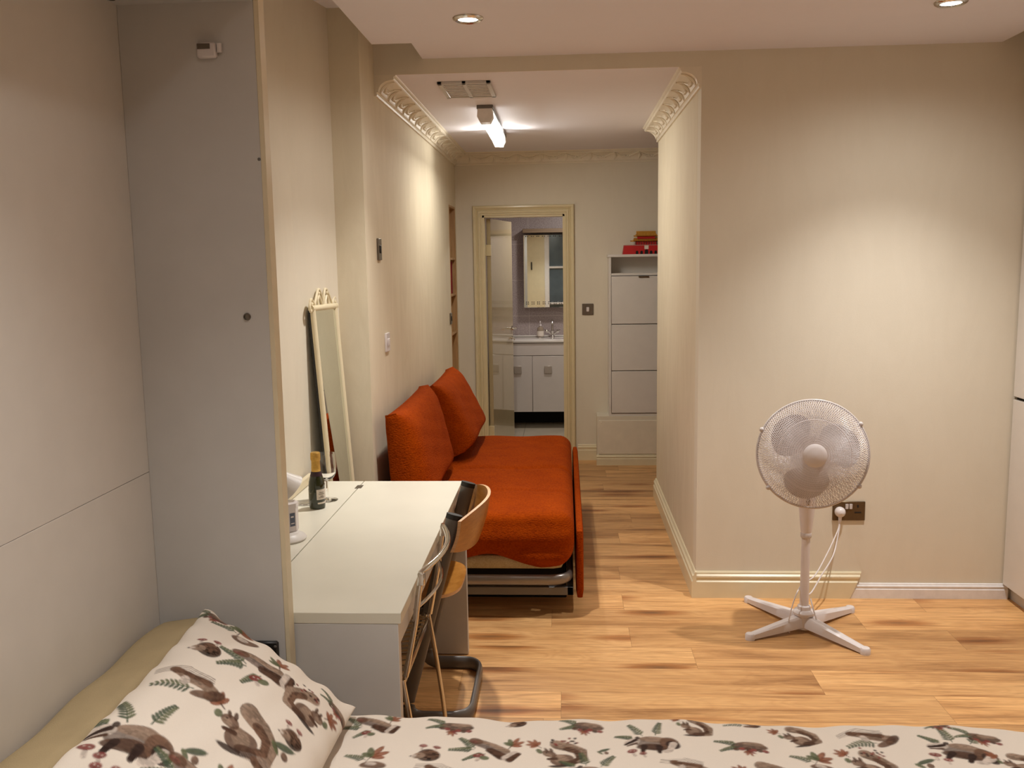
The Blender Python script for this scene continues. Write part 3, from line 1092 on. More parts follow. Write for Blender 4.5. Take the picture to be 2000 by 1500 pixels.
def berry_squirrel(L):
    squirrel(L)
    for k in range(14):
        L.e(-.15 + .6 * random.random(), .38 + .28 * random.random(), .035, .03, 0, RED if k % 2 else DK)


def hedgehog(L):
    L.e(.05, -.05, .36, .31, .2, BR2, streak=.7)
    L.e(.10, .0, .28, .24, .2, BR, streak=.8)
    L.e(-.22, -.14, .2, .15, .3, TAN)
    L.e(-.38, -.18, .09, .06, .3, CRM)
    L.e(-.46, -.2, .03, .03, 0, DK)
    L.e(-.24, -.08, .025, .025, 0, DK)
    toadstool(L, -.26, .34, .24)
    toadstool(L, .16, .40, .22)


def stoat(L):
    for k in range(5):
        L.st([(-.6, .26 - .03 * k), (-.1, .40 - .05 * k), (.35, .22 - .05 * k)], .008, .012, GRY)
    fern(L, .05, -.14, .62, 3.25)
    L.st([(-.28, .20), (-.02, .08), (.24, .0), (.42, -.1)], .09, .13, TAN, streak=.5)
    L.st([(-.30, .24), (0, .16), (.3, .06)], .05, .07, BR, streak=.5)
    L.e(.40, -.12, .2, .10, .6, BR2)
    L.e(.2, -.2, .2, .08, .3, BR)
    L.e(-.3, .22, .11, .09, -.3, BR)
    L.e(-.12, .02, .08, .11, 0, CRM)


def leaf_badger(L):
    fern(L, -.3, -.05, .46, 2.5)
    fern(L, -.3, -.1, .44, 3.3)
    fern(L, -.05, -.22, .4, 3.8)
    L.st([(-.3, .16), (0, .06), (.3, -.1)], .12, .16, GRY, streak=.45)
    L.st([(-.3, .22), (.0, .14), (.3, 0)], .05, .08, TAN, streak=.4)
    L.st([(0, -.06), (.3, -.22)], .09, .12, BR2, streak=.5)
    L.e(-.36, .2, .15, .10, -.4, BR)
    L.e(-.4, .18, .09, .05, -.4, RED, alpha=.35)
    L.st([(.36, -.22), (.46, .02)], .10, .08, CRM)
    L.st([(.42, -.26), (.53, .0)], .07, .05, BR2)
    maple(L, .32, .22, .3, 1.4)
    toadstool(L, -.14, -.32, .2)
    L.e(-.02, -.36, .09, .07, 0, GRN2)


def sprig(L):
    L.e(0, .1, .30, .10, .6, GRN)
    L.e(.1, -.12, .10, .13, .2, BR)
    L.st([(-.3, -.1), (.3, .3)], .012, .012, GRN2)
    L.e(-.18, -.15, .18, .07, 2.4, GRN2)


def mapleleaf(L):
    maple(L, 0, 0, .45, 1.2)
    fern(L, -.1, -.1, .5, 2.7)
    L.e(.1, -.3, .28, .13, 0, BR)
    L.e(.05, -.26, .12, .07, 0, CRM)


def cluster(L):
    L.e(.1, 0, .38, .15, 0, BR, streak=.6)
    L.e(.2, .08, .22, .07, .1, TAN)
    fern(L, -.15, .05, .45, 2.8)
    fern(L, -.15, -.05, .4, 3.5)
    for k in range(6):
        L.e(-.2 + .12 * k, -.18 + .05 * random.random(), .07, .06, 0, RED if k % 2 else BR2)
    maple(L, .02, -.2, .2, -1.2, RUST, RED)


# pillow: corners and frame
PA, PB_, PD = np.array([-.89, 2.09, .785]), np.array([-.50, 1.98, .586]), np.array([-.89, 1.37, .77])
eu, ev = (PB_ - PA), (PD - PA)
LU, LV = np.linalg.norm(eu), np.linalg.norm(ev)
en = np.cross(eu, ev)
en /= np.linalg.norm(en)
if en[2] < 0:
    en = -en
cvp = Canvas(LU, LV, 0.002)
PM = [(badger, .24, .597, .15, 1, 2.75), (squirrel, .366, .472, .15, 1, 2.9), (stoat, .205, .385, .135, 1, 2.75), (leaf_badger, .265, .232, .15, 1, 2.55),
      (hedgehog, .143, .238, .085, 1, 2.9), (fern, 0, 0, 0, 0, 0), (berry_squirrel, .405, .285, .12, -1, 2.9), (hedgehog, .433, .40, .07, 1, 2.9),
      (sprig, .442, .45, .09, 1, 3), (sprig, .342, .582, .08, 1, 3), (cluster, .05, .05, .09, 1, 3), (cluster, .435, .19, .09, 1, 3), (mapleleaf, .14, .10, .13, 1, 2.7),
      (badger, .10, .52, .09, 1, 2.9) if False else (sprig, .08, .47, .0001, 1, 0), (leaf_badger, .39, .64, .14, 1, 2.8), (hedgehog, .27, .71, .09, 1, 2.9), (stoat, .47, .56, .11, 1, 2.8), (squirrel, .15, .76, .12, 1, 2.9), (mapleleaf, .36, .77, .1, 1, 2.9), (badger, .52, .74, .12, 1, 2.9)]
for fn_, u, v, sz, fl, ro in PM:
    if sz:
        # pillow frame has u to the right and v towards the viewer: turn motifs upright
        cc = float(eu @ ev) / (LU * LV)
        u, v = (u - cc * v) / (1 - cc * cc), (v - cc * u) / (1 - cc * cc)
        fn_(Local(cvp, u, v, sz, -fl, ro + 0.15))
nu, nv = 180, 300
U, V = np.meshgrid(np.linspace(0, 1, nu), np.linspace(0, 1, nv))
U, V = U.ravel(), V.ravel()
su, sv = 2 * U - 1, 2 * V - 1
prof = (np.clip(1 - np.abs(su) ** 2.6, 0, 1) ** 0.62) * (np.clip(1 - np.abs(sv) ** 3.4, 0, 1) ** 0.62)
pin = 1 - 0.055 * (1 - np.abs(sv) ** 2) * np.abs(su) ** 2
pin2 = 1 - 0.035 * (1 - np.abs(su) ** 2) * np.abs(sv) ** 2
u_ = 0.5 + su * pin / 2
v_ = 0.5 + sv * pin2 / 2
wr = 0.0035 * np.sin(9 * U + 14 * V) * np.sin(17 * V - 4 * U) + 0.002 * np.sin(31 * U + 9 * V)
edge_w = 0.006 * (np.abs(su) ** 8) * np.sin(V * 44) + 0.006 * (np.abs(sv) ** 8) * np.sin(U * 33)
base = PA + u_[:, None] * eu + v_[:, None] * ev
top = base + en * (0.002 + 0.070 * prof + wr * prof + edge_w)[:, None]
bot = base - en * (0.002 + (0.006 + 0.03 * np.clip((U - .35) * 4, 0, 1)) * prof - edge_w)[:, None]
colr = cvp.sample(u_ * LU, v_ * LV)
cols = np.concatenate([np.c_[colr, np.ones(len(U))]] * 2)
fs = []
for j in range(nv - 1):
    for i in range(nu - 1):
        a = j * nu + i
        fs.append((a, a + 1, a + nu + 1, a + nu))
        b = a + nu * nv
        fs.append((b, b + nu, b + nu + 1, b + 1))
NP = nu * nv
bd = [i for i in range(nu)] + [j * nu + nu - 1 for j in range(1, nv)] + [(nv - 1) * nu + i for i in range(nu - 2, -1, -1)] + [j * nu for j in range(nv - 2, 0, -1)]
for k in range(len(bd)):
    a, b = bd[k], bd[(k + 1) % len(bd)]
    fs.append((a, b, b + NP, a + NP))
mb = MB()
mb.add(np.concatenate([top, bot]).tolist(), fs)
tag(mb.build('pillow', M['print'], loc=(-0.7, 1.7, 0.6), smooth=180, attr=cols), 'plump cream pillow with a woodland animal print leaning on the beige bolster', 'pillow')

# bed cover
BX0, BX1, BYN, BYF, BZ = -0.84, 1.24, 1.13, 2.016, 0.562
PY0 = 1.11
cvb = Canvas(BX1 - BX0, BYF - PY0 + 0.16, 0.0022)
kinds = [badger, squirrel, stoat, leaf_badger, hedgehog, berry_squirrel, cluster, mapleleaf, sprig]
BM = [(leaf_badger, -.445, 1.955, .13), (cluster, -.265, 1.95, .13), (hedgehog, -.118, 1.982, .07), (cluster, .036, 1.968, .12), (leaf_badger, -.168, 1.855, .15), (berry_squirrel, -.017, 1.845, .135),
      (sprig, .078, 1.862, .06), (badger, .186, 1.895, .13), (hedgehog, -.306, 1.832, .09), (mapleleaf, -.427, 1.82, .13), (cluster, .386, 1.888, .13), (squirrel, .515, 1.94, .11), (stoat, .672, 1.938, .14),
      (mapleleaf, .53, 1.84, .12), (berry_squirrel, .637, 1.83, .13), (sprig, .755, 1.838, .09), (badger, .852, 1.885, .15), (cluster, .912, 1.952, .12), (squirrel, .285, 1.962, .10), (stoat, .40, 1.995, .09), (cluster, .84, 1.995, .07),
      (stoat, .25, 1.80, .12), (squirrel, .95, 1.84, .11), (badger, .05, 1.77, .13), (stoat, 1.08, 1.9, .13), (hedgehog, 1.1, 1.80, .1), (stoat, -.27, 1.755, .13), (squirrel, .42, 1.77, .13)]
for k, x in enumerate(np.arange(-0.75, 1.25, 0.17)):
    BM.append((kinds[k % 6], x, 2.10, .12))
    for r_, y in enumerate((1.20, 1.33, 1.46, 1.59, 1.70)):
        if y < 1.65 or x > 0.5:
            BM.append((kinds[(k * 2 + r_ * 3) % 9], x + (.085 if r_ % 2 else 0), y, .12))
for fn_, x, y, sz in BM:
    fn_(Local(cvb, x - BX0, y - PY0, sz * 0.80, 1, random.uniform(-.25, .25)))
sec = []
for z in np.linspace(0.29, BZ - .035, 8):
    sec.append((BYN, z, -1))
for i in range(1, 8):
    a = PI - PI / 2 * i / 8
    sec.append((BYN + .035 + .035 * math.cos(a), BZ - .035 + .035 * math.sin(a), -1))
for y in np.arange(BYN + .035, 1.66, 0.006):
    sec.append((y, BZ, y))
for y in np.arange(1.66, BYF - .03, 0.0028):
    sec.append((y, BZ, y))
ang_n = 16
for i in range(1, ang_n + 1):
    a = PI / 2 - PI / 2 * i / ang_n
    sec.append((BYF - .03 + .03 * math.cos(a), BZ - .03 + .03 * math.sin(a), BYF - .03 + .047 * i / ang_n))
for z in np.linspace(BZ - .03, 0.29, 30)[1:]:
    sec.append((BYF, z, BYF + .017 + (BZ - .03 - z)))
nx = 760
xs = np.linspace(BX0, BX1, nx)
ny_ = len(sec)
sec = np.array(sec)
XX, JJ = np.meshgrid(xs, np.arange(ny_), indexing='ij')
YY, ZZ, TT = sec[JJ, 0], sec[JJ, 1], sec[JJ, 2]
topw = np.clip((ZZ - 0.50) / .05, 0, 1)
ZZ = ZZ + topw * (0.003 * np.sin(XX * 11 + YY * 9) + 0.002 * np.sin(XX * 27 - YY * 21) + 0.0015 * np.sin(XX * 53 + 3 * YY) - 0.010 * np.clip((XX - 0.0) / 1.2, 0, 1))
far = np.clip((YY - (BYF - .06)) / .06, 0, 1)
YY = YY + far * (0.005 * np.sin(XX * 9.0) + 0.003 * np.sin(XX * 23 + 1) + 0.012 * (1 - topw) * np.sin(XX * 31))
vo = np.stack([XX, YY, ZZ], -1).reshape(-1, 3)
colb = cvb.sample((XX - BX0).ravel(), np.where(TT < 0, 0, TT - PY0).ravel())
plain = (TT < 0).ravel()
colb[plain] = np.array(rgb(240, 228, 213)[:3])
cols = np.c_[colb, np.ones(len(colb))]
ctr = np.array([0, 1.57, 0])
inn = vo.copy()
inn[:, 1] = ctr[1] + (vo[:, 1] - ctr[1]) * 0.968
inn[:, 2] -= 0.014 * topw.ravel()
fs = []
NV = nx * ny_
for i in range(nx - 1):
    r0 = i * ny_
    for j in range(ny_ - 1):
        a = r0 + j
        fs.append((a, a + ny_, a + ny_ + 1, a + 1))
for i in range(nx - 1):        # hems along both long sides
    for j in (0, ny_ - 1):
        a, b = i * ny_ + j, (i + 1) * ny_ + j
        fs.append((a, b, b + NV, a + NV))
# underside coarse enough to reuse the same grid
for i in range(0, nx - 1):
    r0 = i * ny_ + NV
    for j in range(ny_ - 1):
        a = r0 + j
        fs.append((a, a + 1, a + ny_ + 1, a + ny_))
for i in (0, nx - 1):
    for j in range(ny_ - 1):
        a = i * ny_ + j
        fs.append((a, a + 1, a + 1 + NV, a + NV))
mb = MB()
mb.add(np.concatenate([vo, inn]).tolist(), fs)
tag(mb.build('bed_cover', M['print'], loc=(0.2, 1.57, 0.55), smooth=180, attr=np.concatenate([cols, cols])), 'cream bed cover with a woodland animal print spread over the bed in the foreground', 'bed cover')

# ------------------------------------------------------------------ desk
DKX0, DKX1, DKY0, DKY1, DH = -1.05, -0.425, 2.200, 3.615, 0.735
dk = thing('desk', 'long white desk standing against the left wall behind the bed', 'desk', (-0.72, 2.9, 0))
SX = -0.832
MB().box(SX + .0015, DKX1, DKY0, DKY1, DH - .029, DH, 0.0012).build('desktop_flap', M['desk_top'], dk)
MB().box(DKX0, SX - .0015, DKY0, DKY1, DH - .029, DH, 0.0012).build('rear_shelf', M['desk_top'], dk)
MB().box(SX - .012, SX + .014, DKY1 - .125, DKY1 - .072, DH - .004, DH + .0012, 0.0008).build('hinge_plate', M['nickel'], dk)
MB().box(DKX0, DKX1 - .008, DKY0 + .001, DKY0 + .034, 0, DH - .0295, 0.0012).build('side_panel', M['grey_lam'], dk)
MB().box(DKX0, DKX1 + .012, DKY1 - .034, DKY1, 0.004, DH - .0295, 0.0012).build('side_panel', M['grey_lam'], dk)
MB().box(DKX1 - .032, DKX1 - .014, DKY0 + .034, DKY1 - .034, DH - .105, DH - .0295, 0.001).build('front_rail', M['grey_lam'], dk)
MB().box(DKX0 + .02, DKX0 + .038, DKY0 + .034, DKY1 - .034, 0.30, DH - .0295).build('back_panel', M['grey_lam'], dk)
MB().box(DKX0 - .016, DKX0 + .006, DKY0, DKY1, DH + .0005, DH + .034, 0.003).build('back_rail', M['panel_edge'], dk)

# desk lamp, mostly hidden by the cabinet side
LXc, LYc = -0.915, 2.82
la = thing('desk_lamp', 'white desk lamp with a cone shade on the rear of the desk beside the cabinet', 'lamp', (LXc, LYc, DH))
MB().lathe([(0, 0), (.064, 0), (.067, .006), (.063, .012), (.048, .020), (.044, .024), (0, .024)], (LXc, LYc, DH + .0005), (0, 0, 1), 40).build('base', M['white_lam'], la)
arm = smooth_path([(-0.975, 2.805, DH + .02), (-0.985, 2.80, DH + .16), (-0.985, 2.83, DH + .215), (-0.968, 2.88, DH + .21)], 8)
MB().tube(arm, 0.007, 10).build('arm', M['white_lam'], la)
ax = Vector((0.55, 0.35, -0.72)).normalized()
mb = MB()
mb.lathe([(0, -.035), (.020, -.033), (.028, -.02), (.034, .0), (.062, .062), (.060, .062), (.032, .004), (.0, .0)], (-0.962, 2.885, DH + .188), tuple(ax), 32)
mb.build('shade', M['white_lam'], la)
bxz = DH + .0255
tb = thing('trinket_box', 'small white octagonal box with grey stripes standing on the desk lamp base', 'box', (-0.913, 2.845, bxz))
oc = [(.034 * math.cos(PI / 8 + PI / 4 * k), .034 * math.sin(PI / 8 + PI / 4 * k)) for k in range(8)]
MB().prism([(a * 1.0, b * 1.0) for a, b in oc], lambda a, b, d: (-0.913 + a, 2.845 + b, d), bxz, bxz + .078).build('body', M['white_plastic'], tb, smooth=10)
mb = MB()
mb.prism([(a * 1.06, b * 1.06) for a, b in oc], lambda a, b, d: (-0.913 + a, 2.845 + b, d), bxz + .0785, bxz + .092)
mb.build('lid', M['white_plastic'], tb, smooth=10)
for fi in range(8):
    an = PI / 4 * fi
    R = Matrix.Translation((-0.913, 2.845, 0)) @ Matrix.Rotation(an, 4, 'Z')
    if fi == 7:
        mb = MB()
        mb.box(.0315, .0325, -.009, .009, bxz + .018, bxz + .062, M4=R)
        mb.build('printed_label', M['blue_print'], tb)
        mb = MB()
        for (u0, u1, z0, z1) in ((-.006, .004, .047, .052), (-.006, .006, .026, .029)):
            mb.box(.0325, .0330, u0, u1, bxz + z0, bxz + z1, M4=R)
        mb.build('printed_mark', M['white_plastic'], tb)
    elif fi in (6, 5):
        mb = MB()
        for u in (-.007, .004):
            mb.box(.0315, .0325, u, u + .005, bxz + .006, bxz + .066, M4=R)
        mb.build('stripe', M['stripe'], tb)

# bottle
bxp = (-0.915, 3.205, DH + .0005)
bt = thing('wine_bottle', 'small dark green wine bottle with gold foil neck standing on the desk', 'bottle', bxp)
MB().lathe([(0, .003), (.024, 0), (.0285, .003), (.0295, .010), (.0295, .085), (.028, .100), (.022, .122), (.0165, .140), (.0150, .150), (.0150, .160), (0, .160)], bxp, (0, 0, 1), 40).build('body', M['bottle_glass'], bt)
MB().lathe([(.0158, .134), (.0172, .137), (.0168, .150), (.0160, .165), (.0160, .178), (.0180, .180), (.0185, .188), (.0180, .205), (.0150, .2085), (0, .209)], bxp, (0, 0, 1), 32).build('foil_cap', M['gold'], bt)


def wrap(r, a0, a1, z0, z1, n=14):
    vs, fs = [], []
    for i in range(n + 1):
        a = a0 + (a1 - a0) * i / n
        for rr in (r, r + .0006):
            for z in (z0, z1):
                vs.append((bxp[0] + rr * math.cos(a), bxp[1] + rr * math.sin(a), bxp[2] + z))
    for i in range(n):
        b = i * 4
        fs += [(b, b + 1, b + 5, b + 4), (b + 2, b + 6, b + 7, b + 3), (b + 1, b + 3, b + 7, b + 5), (b, b + 4, b + 6, b + 2)]
    fs += [(0, 2, 3, 1), (n * 4, n * 4 + 1, n * 4 + 3, n * 4 + 2)]
    return vs, fs


mb = MB()
mb.add(*wrap(.0296, -1.35, 0.6, .036, .074))
mb.add(*wrap(.0296, -1.25, 0.6, .020, .026))
mb.build('label', M['label'], bt)
mb = MB()
mb.add(*wrap(.0297, -3.3, -2.75, .02, .074))
mb.build('back_label', M['label'], bt)
mb = MB()
for z0, a0, a1 in ((.062, -1.0, -.4), (.056, -1.1, -.3), (.048, -.9, -.5), (.043, -1.1, -.35)):
    mb.add(*wrap(.0303, a0, a1, z0, z0 + .0018, 6))
mb.build('label_text', M['nickel'], bt)
mb = MB()
mb.lathe([(.0160, .122), (.0225, .1215), (.0185, .134), (.0168, .139)], bxp, (0, 0, 1), 32)
mb.build('neck_band', simple('dark_plum_foil', rgb(50, 26, 34), 0.4), bt)
# glass
gx = (-0.905, 3.31, DH + .0005)
tag(MB().lathe([(0, .0), (.038, .0), (.039, .0018), (.012, .005), (.004, .012), (.0035, .070), (.006, .078), (.026, .088), (.036, .106), (.0385, .13), (.037, .156), (.0345, .182), (.0337, .182), (.0361, .156), (.0375, .13), (.0350, .107), (.024, .091), (.004, .084), (0, .083)], gx, (0, 0, 1), 48).build('wine_glass', M['glass'], loc=gx), 'clear stemmed wine glass standing just behind the small bottle', 'glass')
cx = (-0.975, 3.27, DH + .0005)
tag(MB().lathe([(0, 0), (.036, 0), (.042, .003), (.043, .005), (.040, .0055), (.034, .003), (0, .003)], cx, (0, 0, 1), 48).build('glass_saucer', M['glass'], loc=cx), 'flat clear glass dish lying at the wall side of the small bottle', 'dish')

# ------------------------------------------------------------------ leaning mirror
mi = thing('standing_mirror', 'tall narrow white framed mirror with scrolled top leaning against the left wall', 'mirror', (-0.94, 3.79, 0))
MH, MW = 1.45, 0.285
o0 = Vector((-0.915, 3.925, 0.004))
et = (Vector((-1.005, 3.945, 1.435)) - o0).normalized()       # up along the mirror
ew = Vector((-0.10, -1.0, 0)).normalized()
ew = (ew - et * ew.dot(et)).normalized()
ef = et.cross(ew).normalized()
if ef.x < 0:
    ef = -ef


def mp(u, v, d=0.0):
    return o0 + ew * u + et * v + ef * d


def mbox(mb, u0, u1, v0, v1, d0, d1):
    vs = [mp(u, v, d) for u in (u0, u1) for v in (v0, v1) for d in (d0, d1)]
    mb.add(vs, [(0, 1, 3, 2), (4, 6, 7, 5), (0, 4, 5, 1), (2, 3, 7, 6), (0, 2, 6, 4), (1, 5, 7, 3)])


mb = MB()
for u in (0.012, MW - .012):
    mb.tube([mp(u, 0), mp(u, MH)], 0.012, 12)
mb.tube([mp(-.004, MH - .008), mp(MW + .004, MH - .008)], 0.013, 12)
mb.tube([mp(0.0, .10), mp(MW, .10)], 0.012, 12)
mb.build('frame', M['trim_cream'], mi)
mb = MB()
mbox(mb, .020, MW - .020, .105, MH - .018, -.004, .002)
mb.build('glass', M['mirror'], mi, smooth=0)
mb = MB()
mbox(mb, .004, MW - .004, .104, MH - .016, -.018, -.0045)
mb.build('backing_board', M['black'], mi, smooth=0)  # black backing, its dark edge also imitating the shadow behind the frame
mb = MB()
mc = MW / 2


def scroll(pts, r=.0056):
    mb.tube([mp(u, MH + v * .66) for u, v in [(p.x, p.y) for p in smooth_path([(a, b, 0) for a, b in pts], 6)]], r, 8)


for s in (-1, 1):
    scroll([(mc + s * .004, .0), (mc + s * .010, .05), (mc + s * .032, .10), (mc + s * .052, .098), (mc + s * .05, .078), (mc + s * .038, .082)])
    scroll([(mc + s * .052, .098), (mc + s * .075, .06), (mc + s * .095, .02), (mc + s * .10, .0)])
    scroll([(mc + s * .016, .0), (mc + s * .03, .035), (mc + s * .045, .06), (mc + s * .06, .04), (mc + s * .064, .0)])
    scroll([(mc + s * .10, .0), (mc + s * .118, .03), (mc + s * .135, .045), (mc + s * .148, .03), (mc + s * .14, .012), (mc + s * .128, .02)])
    scroll([(mc + s * .148, .03), (mc + s * .158, .0), (mc + s * .154, -.03), (mc + s * .145, -.02)])
mb.build('scrollwork', M['trim_cream'], mi)

# ------------------------------------------------------------------ wooden chair
wc = thing('dining_chair', 'bent birch chair on a grey cantilever steel frame, the farther chair at the desk', 'chair', (-0.5, 3.22, 0))
YN, YF_ = 3.00, 3.455
xt, zt, xb, xk = -0.385, 0.755, -0.585, -0.345


def up_x(z):
    return xb + (xt - xb) * z / zt


path = round_path([(xt, YN, zt), (xb, YN, 0.026), (xk, YN, 0.026), (xk, YF_, 0.026), (xb, YF_, 0.026), (xt, YF_, zt)], 0.085, 8)
MB().tube(path, 0, 14, flat=(0.0115, 0.027)).build('frame', M['steel'], wc, smooth=60)
for y in (YN, YF_):
    dirn = Vector((xt - xb, 0, zt)).normalized()
    p = Vector((xt, y, zt))
    MB().tube([p - dirn * .004, p + dirn * .014], 0, 14, flat=(0.0125, 0.0285)).build('end_cap', M['black'], wc)
# backrest
vs, fs = [], []
nb, nz_ = 24, 10
for i in range(nb + 1):
    f = i / nb
    y = YN - .03 + (YF_ - YN + .06) * f
    bulge = 0.072 * (1 - (2 * f - 1) ** 2)
    dz = 0.028 * (abs(2 * f - 1) ** 3)
    for j in range(nz_ + 1):
        z = 0.615 + dz + (0.165 - 2 * dz) * j / nz_
        xx = up_x(z) + 0.018 + bulge + 0.006 * math.sin(PI * j / nz_)
        for t in (0, 0.011):
            vs.append((xx + t, y, z))
st = (nz_ + 1) * 2
for i in range(nb):
    for j in range(nz_):
        a = i * st + j * 2
        fs.append((a, a + 2, a + st + 2, a + st))
        fs.append((a + 1, a + st + 1, a + st + 3, a + 3))
edge = []
for i in range(nb):
    a, b = i * st, i * st + nz_ * 2
    edge += [(a, a + st, a + st + 1, a + 1), (b, b + 1, b + st + 1, b + st)]
for j in range(nz_):
    a, b = j * 2, nb * st + j * 2
    edge += [(a, a + 1, a + 3, a + 2), (b, b + 2, b + 3, b + 1)]
mb = MB()
mb.add(vs, fs + edge)
mb.mi = [0] * len(fs) + [1] * len(edge)
mb.build('backrest', [M['birch'], M['ply_edge']], wc, smooth=50)
# seat: rounded plan, dished
vs, fs = [], []
pl = []
for k in range(40):
    a = 2 * PI * k / 40
    ca, sa = math.cos(a), math.sin(a)
    pl.append((-0.585 + 0.205 * math.copysign(abs(ca) ** .6, ca), 3.228 + 0.205 * math.copysign(abs(sa) ** .55, sa)))
rings = [0.0, .25, .5, .75, .92, 1.0]
for lay in (0, 1):
    for rr in rings[1:]:
        for (x, y) in pl:
            xx, yy = -0.585 + (x + 0.585) * rr, 3.228 + (y - 3.228) * rr
            zz = 0.445 + 0.018 * (rr ** 3) * (1 if xx > -0.585 else -.6) - 0.011 * lay
            vs.append((xx, yy, zz))
    vs.append((-0.585, 3.228, 0.445 - .011 * lay))
nr = len(rings) - 1
per = nr * 40 + 1
ed = []
for lay in (0, 1):
    o = lay * per
    for r_ in range(nr - 1):
        for k in range(40):
            fs.append((o + r_ * 40 + k, o + r_ * 40 + (k + 1) % 40, o + (r_ + 1) * 40 + (k + 1) % 40, o + (r_ + 1) * 40 + k))
    for k in range(40):
        fs.append((o + nr * 40, o + k, o + (k + 1) % 40))
for k in range(40):
    a = (nr - 1) * 40
    ed.append((a + k, a + (k + 1) % 40, per + a + (k + 1) % 40, per + a + k))
mb = MB()
mb.add(vs, fs + ed)
mb.mi = [0] * len(fs) + [1] * len(ed)
mb.build('seat', [M['birch'], M['ply_edge']], wc, smooth=50)
mb = MB()
for x in (-0.70, -0.50):
    mb.box(x - .02, x + .02, YN + .008, YF_ - .008, 0.405, 0.428, 0.003)
for y in (YN + .028, YF_ - .028):
    mb.box(-0.72, up_x(.415) + .006, y - .012, y + .012, 0.405, 0.428, 0.003)
mb.build('seat_support', M['steel'], wc)

# ------------------------------------------------------------------ folding wire chair
fc = thing('folding_chair', 'chrome wire folding chair tucked under the near half of the desk', 'chair', (-0.55, 2.6, 0))
yn, yf = 2.40, 2.86


def zx(y):
    f = (y - yn) / (yf - yn)
    return -0.402 + 0.04 * math.sin(PI * min(1, max(0, f)))


top = [(zx(yn + (yf - yn) * i / 14), yn + (yf - yn) * i / 14, 0.775) for i in range(15)]
pth = round_path([(-0.455, yn, 0.47), (-0.425, yn, 0.62), top[0]], .02) + top[1:-1] + round_path([top[-1], (-0.425, yf, 0.62), (-0.455, yf, 0.47)], .02)
MB().tube(pth, 0.0085, 10).build('back_frame', M['chrome'], fc)
mb = MB()
low = [(zx(yn + (yf - yn) * i / 14) - .022, yn + (yf - yn) * i / 14, 0.665) for i in range(15)]
mb.tube(low, 0.005, 8)
mb.build('back_rail', M['chrome'], fc)
for y in (yn, yf):
    MB().box(-0.412, -0.392, y - .009, y + .009, 0.735, 0.775, 0.004).build('corner_joint', M['chrome'], fc)
mb = MB()
zs = 0.455
mb.tube(round_path([(-0.46, yn, zs), (-0.46, yf, zs), (-0.84, yf, zs), (-0.84, yn, zs), (-0.46, yn, zs)], .03), 0.007, 8)
for k in range(12):
    y = yn + .035 + (yf - yn - .07) * k / 11
    mb.tube(smooth_path([(-0.46, y, zs), (-0.60, y, zs - .012), (-0.75, y, zs - .008), (-0.84, y, zs)], 4), 0.0028, 6)
mb.build('seat', M['chrome'], fc)
for y, s in ((yn, -1), (yf, 1)):
    yy = y + s * .012
    MB().tube(smooth_path([(-0.462, yy, zs + .01), (-0.43, yy, 0.24), (-0.405, yy, 0.006)], 6), 0.0075, 10).build('leg', M['chrome'], fc)
    MB().tube(smooth_path([(-0.468, yy, zs + .01), (-0.53, yy, 0.30), (-0.66, yy, 0.12), (-0.76, yy, 0.006)], 6), 0.0075, 10).build('leg', M['chrome'], fc)
for x in (-0.405, -0.755):
    MB().tube([(x, yn - .012, .011), (x, yf + .012, .011)], .006, 8).build('cross_bar', M['chrome'], fc)

# ------------------------------------------------------------------ sofa bed
sb = thing('sofa_bed', 'low orange sofa bed with metal frame along the corridor left wall', 'sofa', (-0.4, 4.95, 0))


def seatfn(P):
    P = P.copy()
    top_ = np.clip((P[:, 2] - 0.40) / .08, 0, 1)
    P[:, 2] -= 0.016 * np.exp(-((P[:, 1] - 4.9) / .018) ** 2) * top_
    P[:, 2] -= 0.006 * np.exp(-((P[:, 1] - 4.42) / .012) ** 2) * top_
    P[:, 2] += top_ * (0.006 * np.sin(P[:, 1] * 5 + 1) + 0.003 * np.sin(P[:, 0] * 17 + P[:, 1] * 7))
    lowf = np.clip((0.40 - P[:, 2]) / .12, 0, 1) * (P[:, 1] < 4.0)
    P[:, 2] -= lowf * (0.035 * np.clip((P[:, 0] + .35) / .22, 0, 1) - 0.02 * np.sin(P[:, 0] * 14))
    P[:, 1] += 0.010 * np.sin(P[:, 2] * 60) * (P[:, 1] < 4.0) * 0.6
    return P


MB().rbox(-0.845, 0.035, 3.93, 5.92, 0.285, 0.495, 0.075, 40, 90, 14, seatfn).build('seat', M['orange'], sb, smooth=60)
MB().rbox(-0.82, -0.01, 3.975, 5.90, 0.225, 0.305, 0.035, 16, 30, 6).build('mattress_edge', M['cream_cloth'], sb)
MB().rbox(0.042, 0.078, 4.03, 5.95, 0.075, 0.40, 0.014, 6, 40, 12).build('front_panel', M['orange'], sb)
mb = MB()
mb.tube(round_path([(-0.80, 5.88, .185), (-0.80, 3.975, .185), (0.015, 3.975, .185), (0.015, 5.88, .185)], .10, 8), 0, 12, flat=(0.015, 0.025))
mb.tube([(-0.80, 5.86, .185), (0.015, 5.86, .185)], 0, 12, flat=(0.015, 0.025))
mb.build('upper_frame', M['bed_steel'], sb)
mb = MB()
mb.box(-0.82, 0.03, 4.02, 4.045, 0.095, 0.135, 0.003)
mb.box(-0.82, 0.03, 5.85, 5.88, 0.095, 0.135, 0.003)
mb.box(-0.82, -0.79, 4.02, 5.88, 0.095, 0.135, 0.003)
mb.box(0.0, 0.03, 4.02, 5.88, 0.095, 0.135, 0.003)
mb.build('lower_frame', M['steel'], sb)
MB().box(-0.815, -0.002, 4.24, 5.845, 0.0, 0.165, 0.004).build('storage_base', M['dark'], sb)


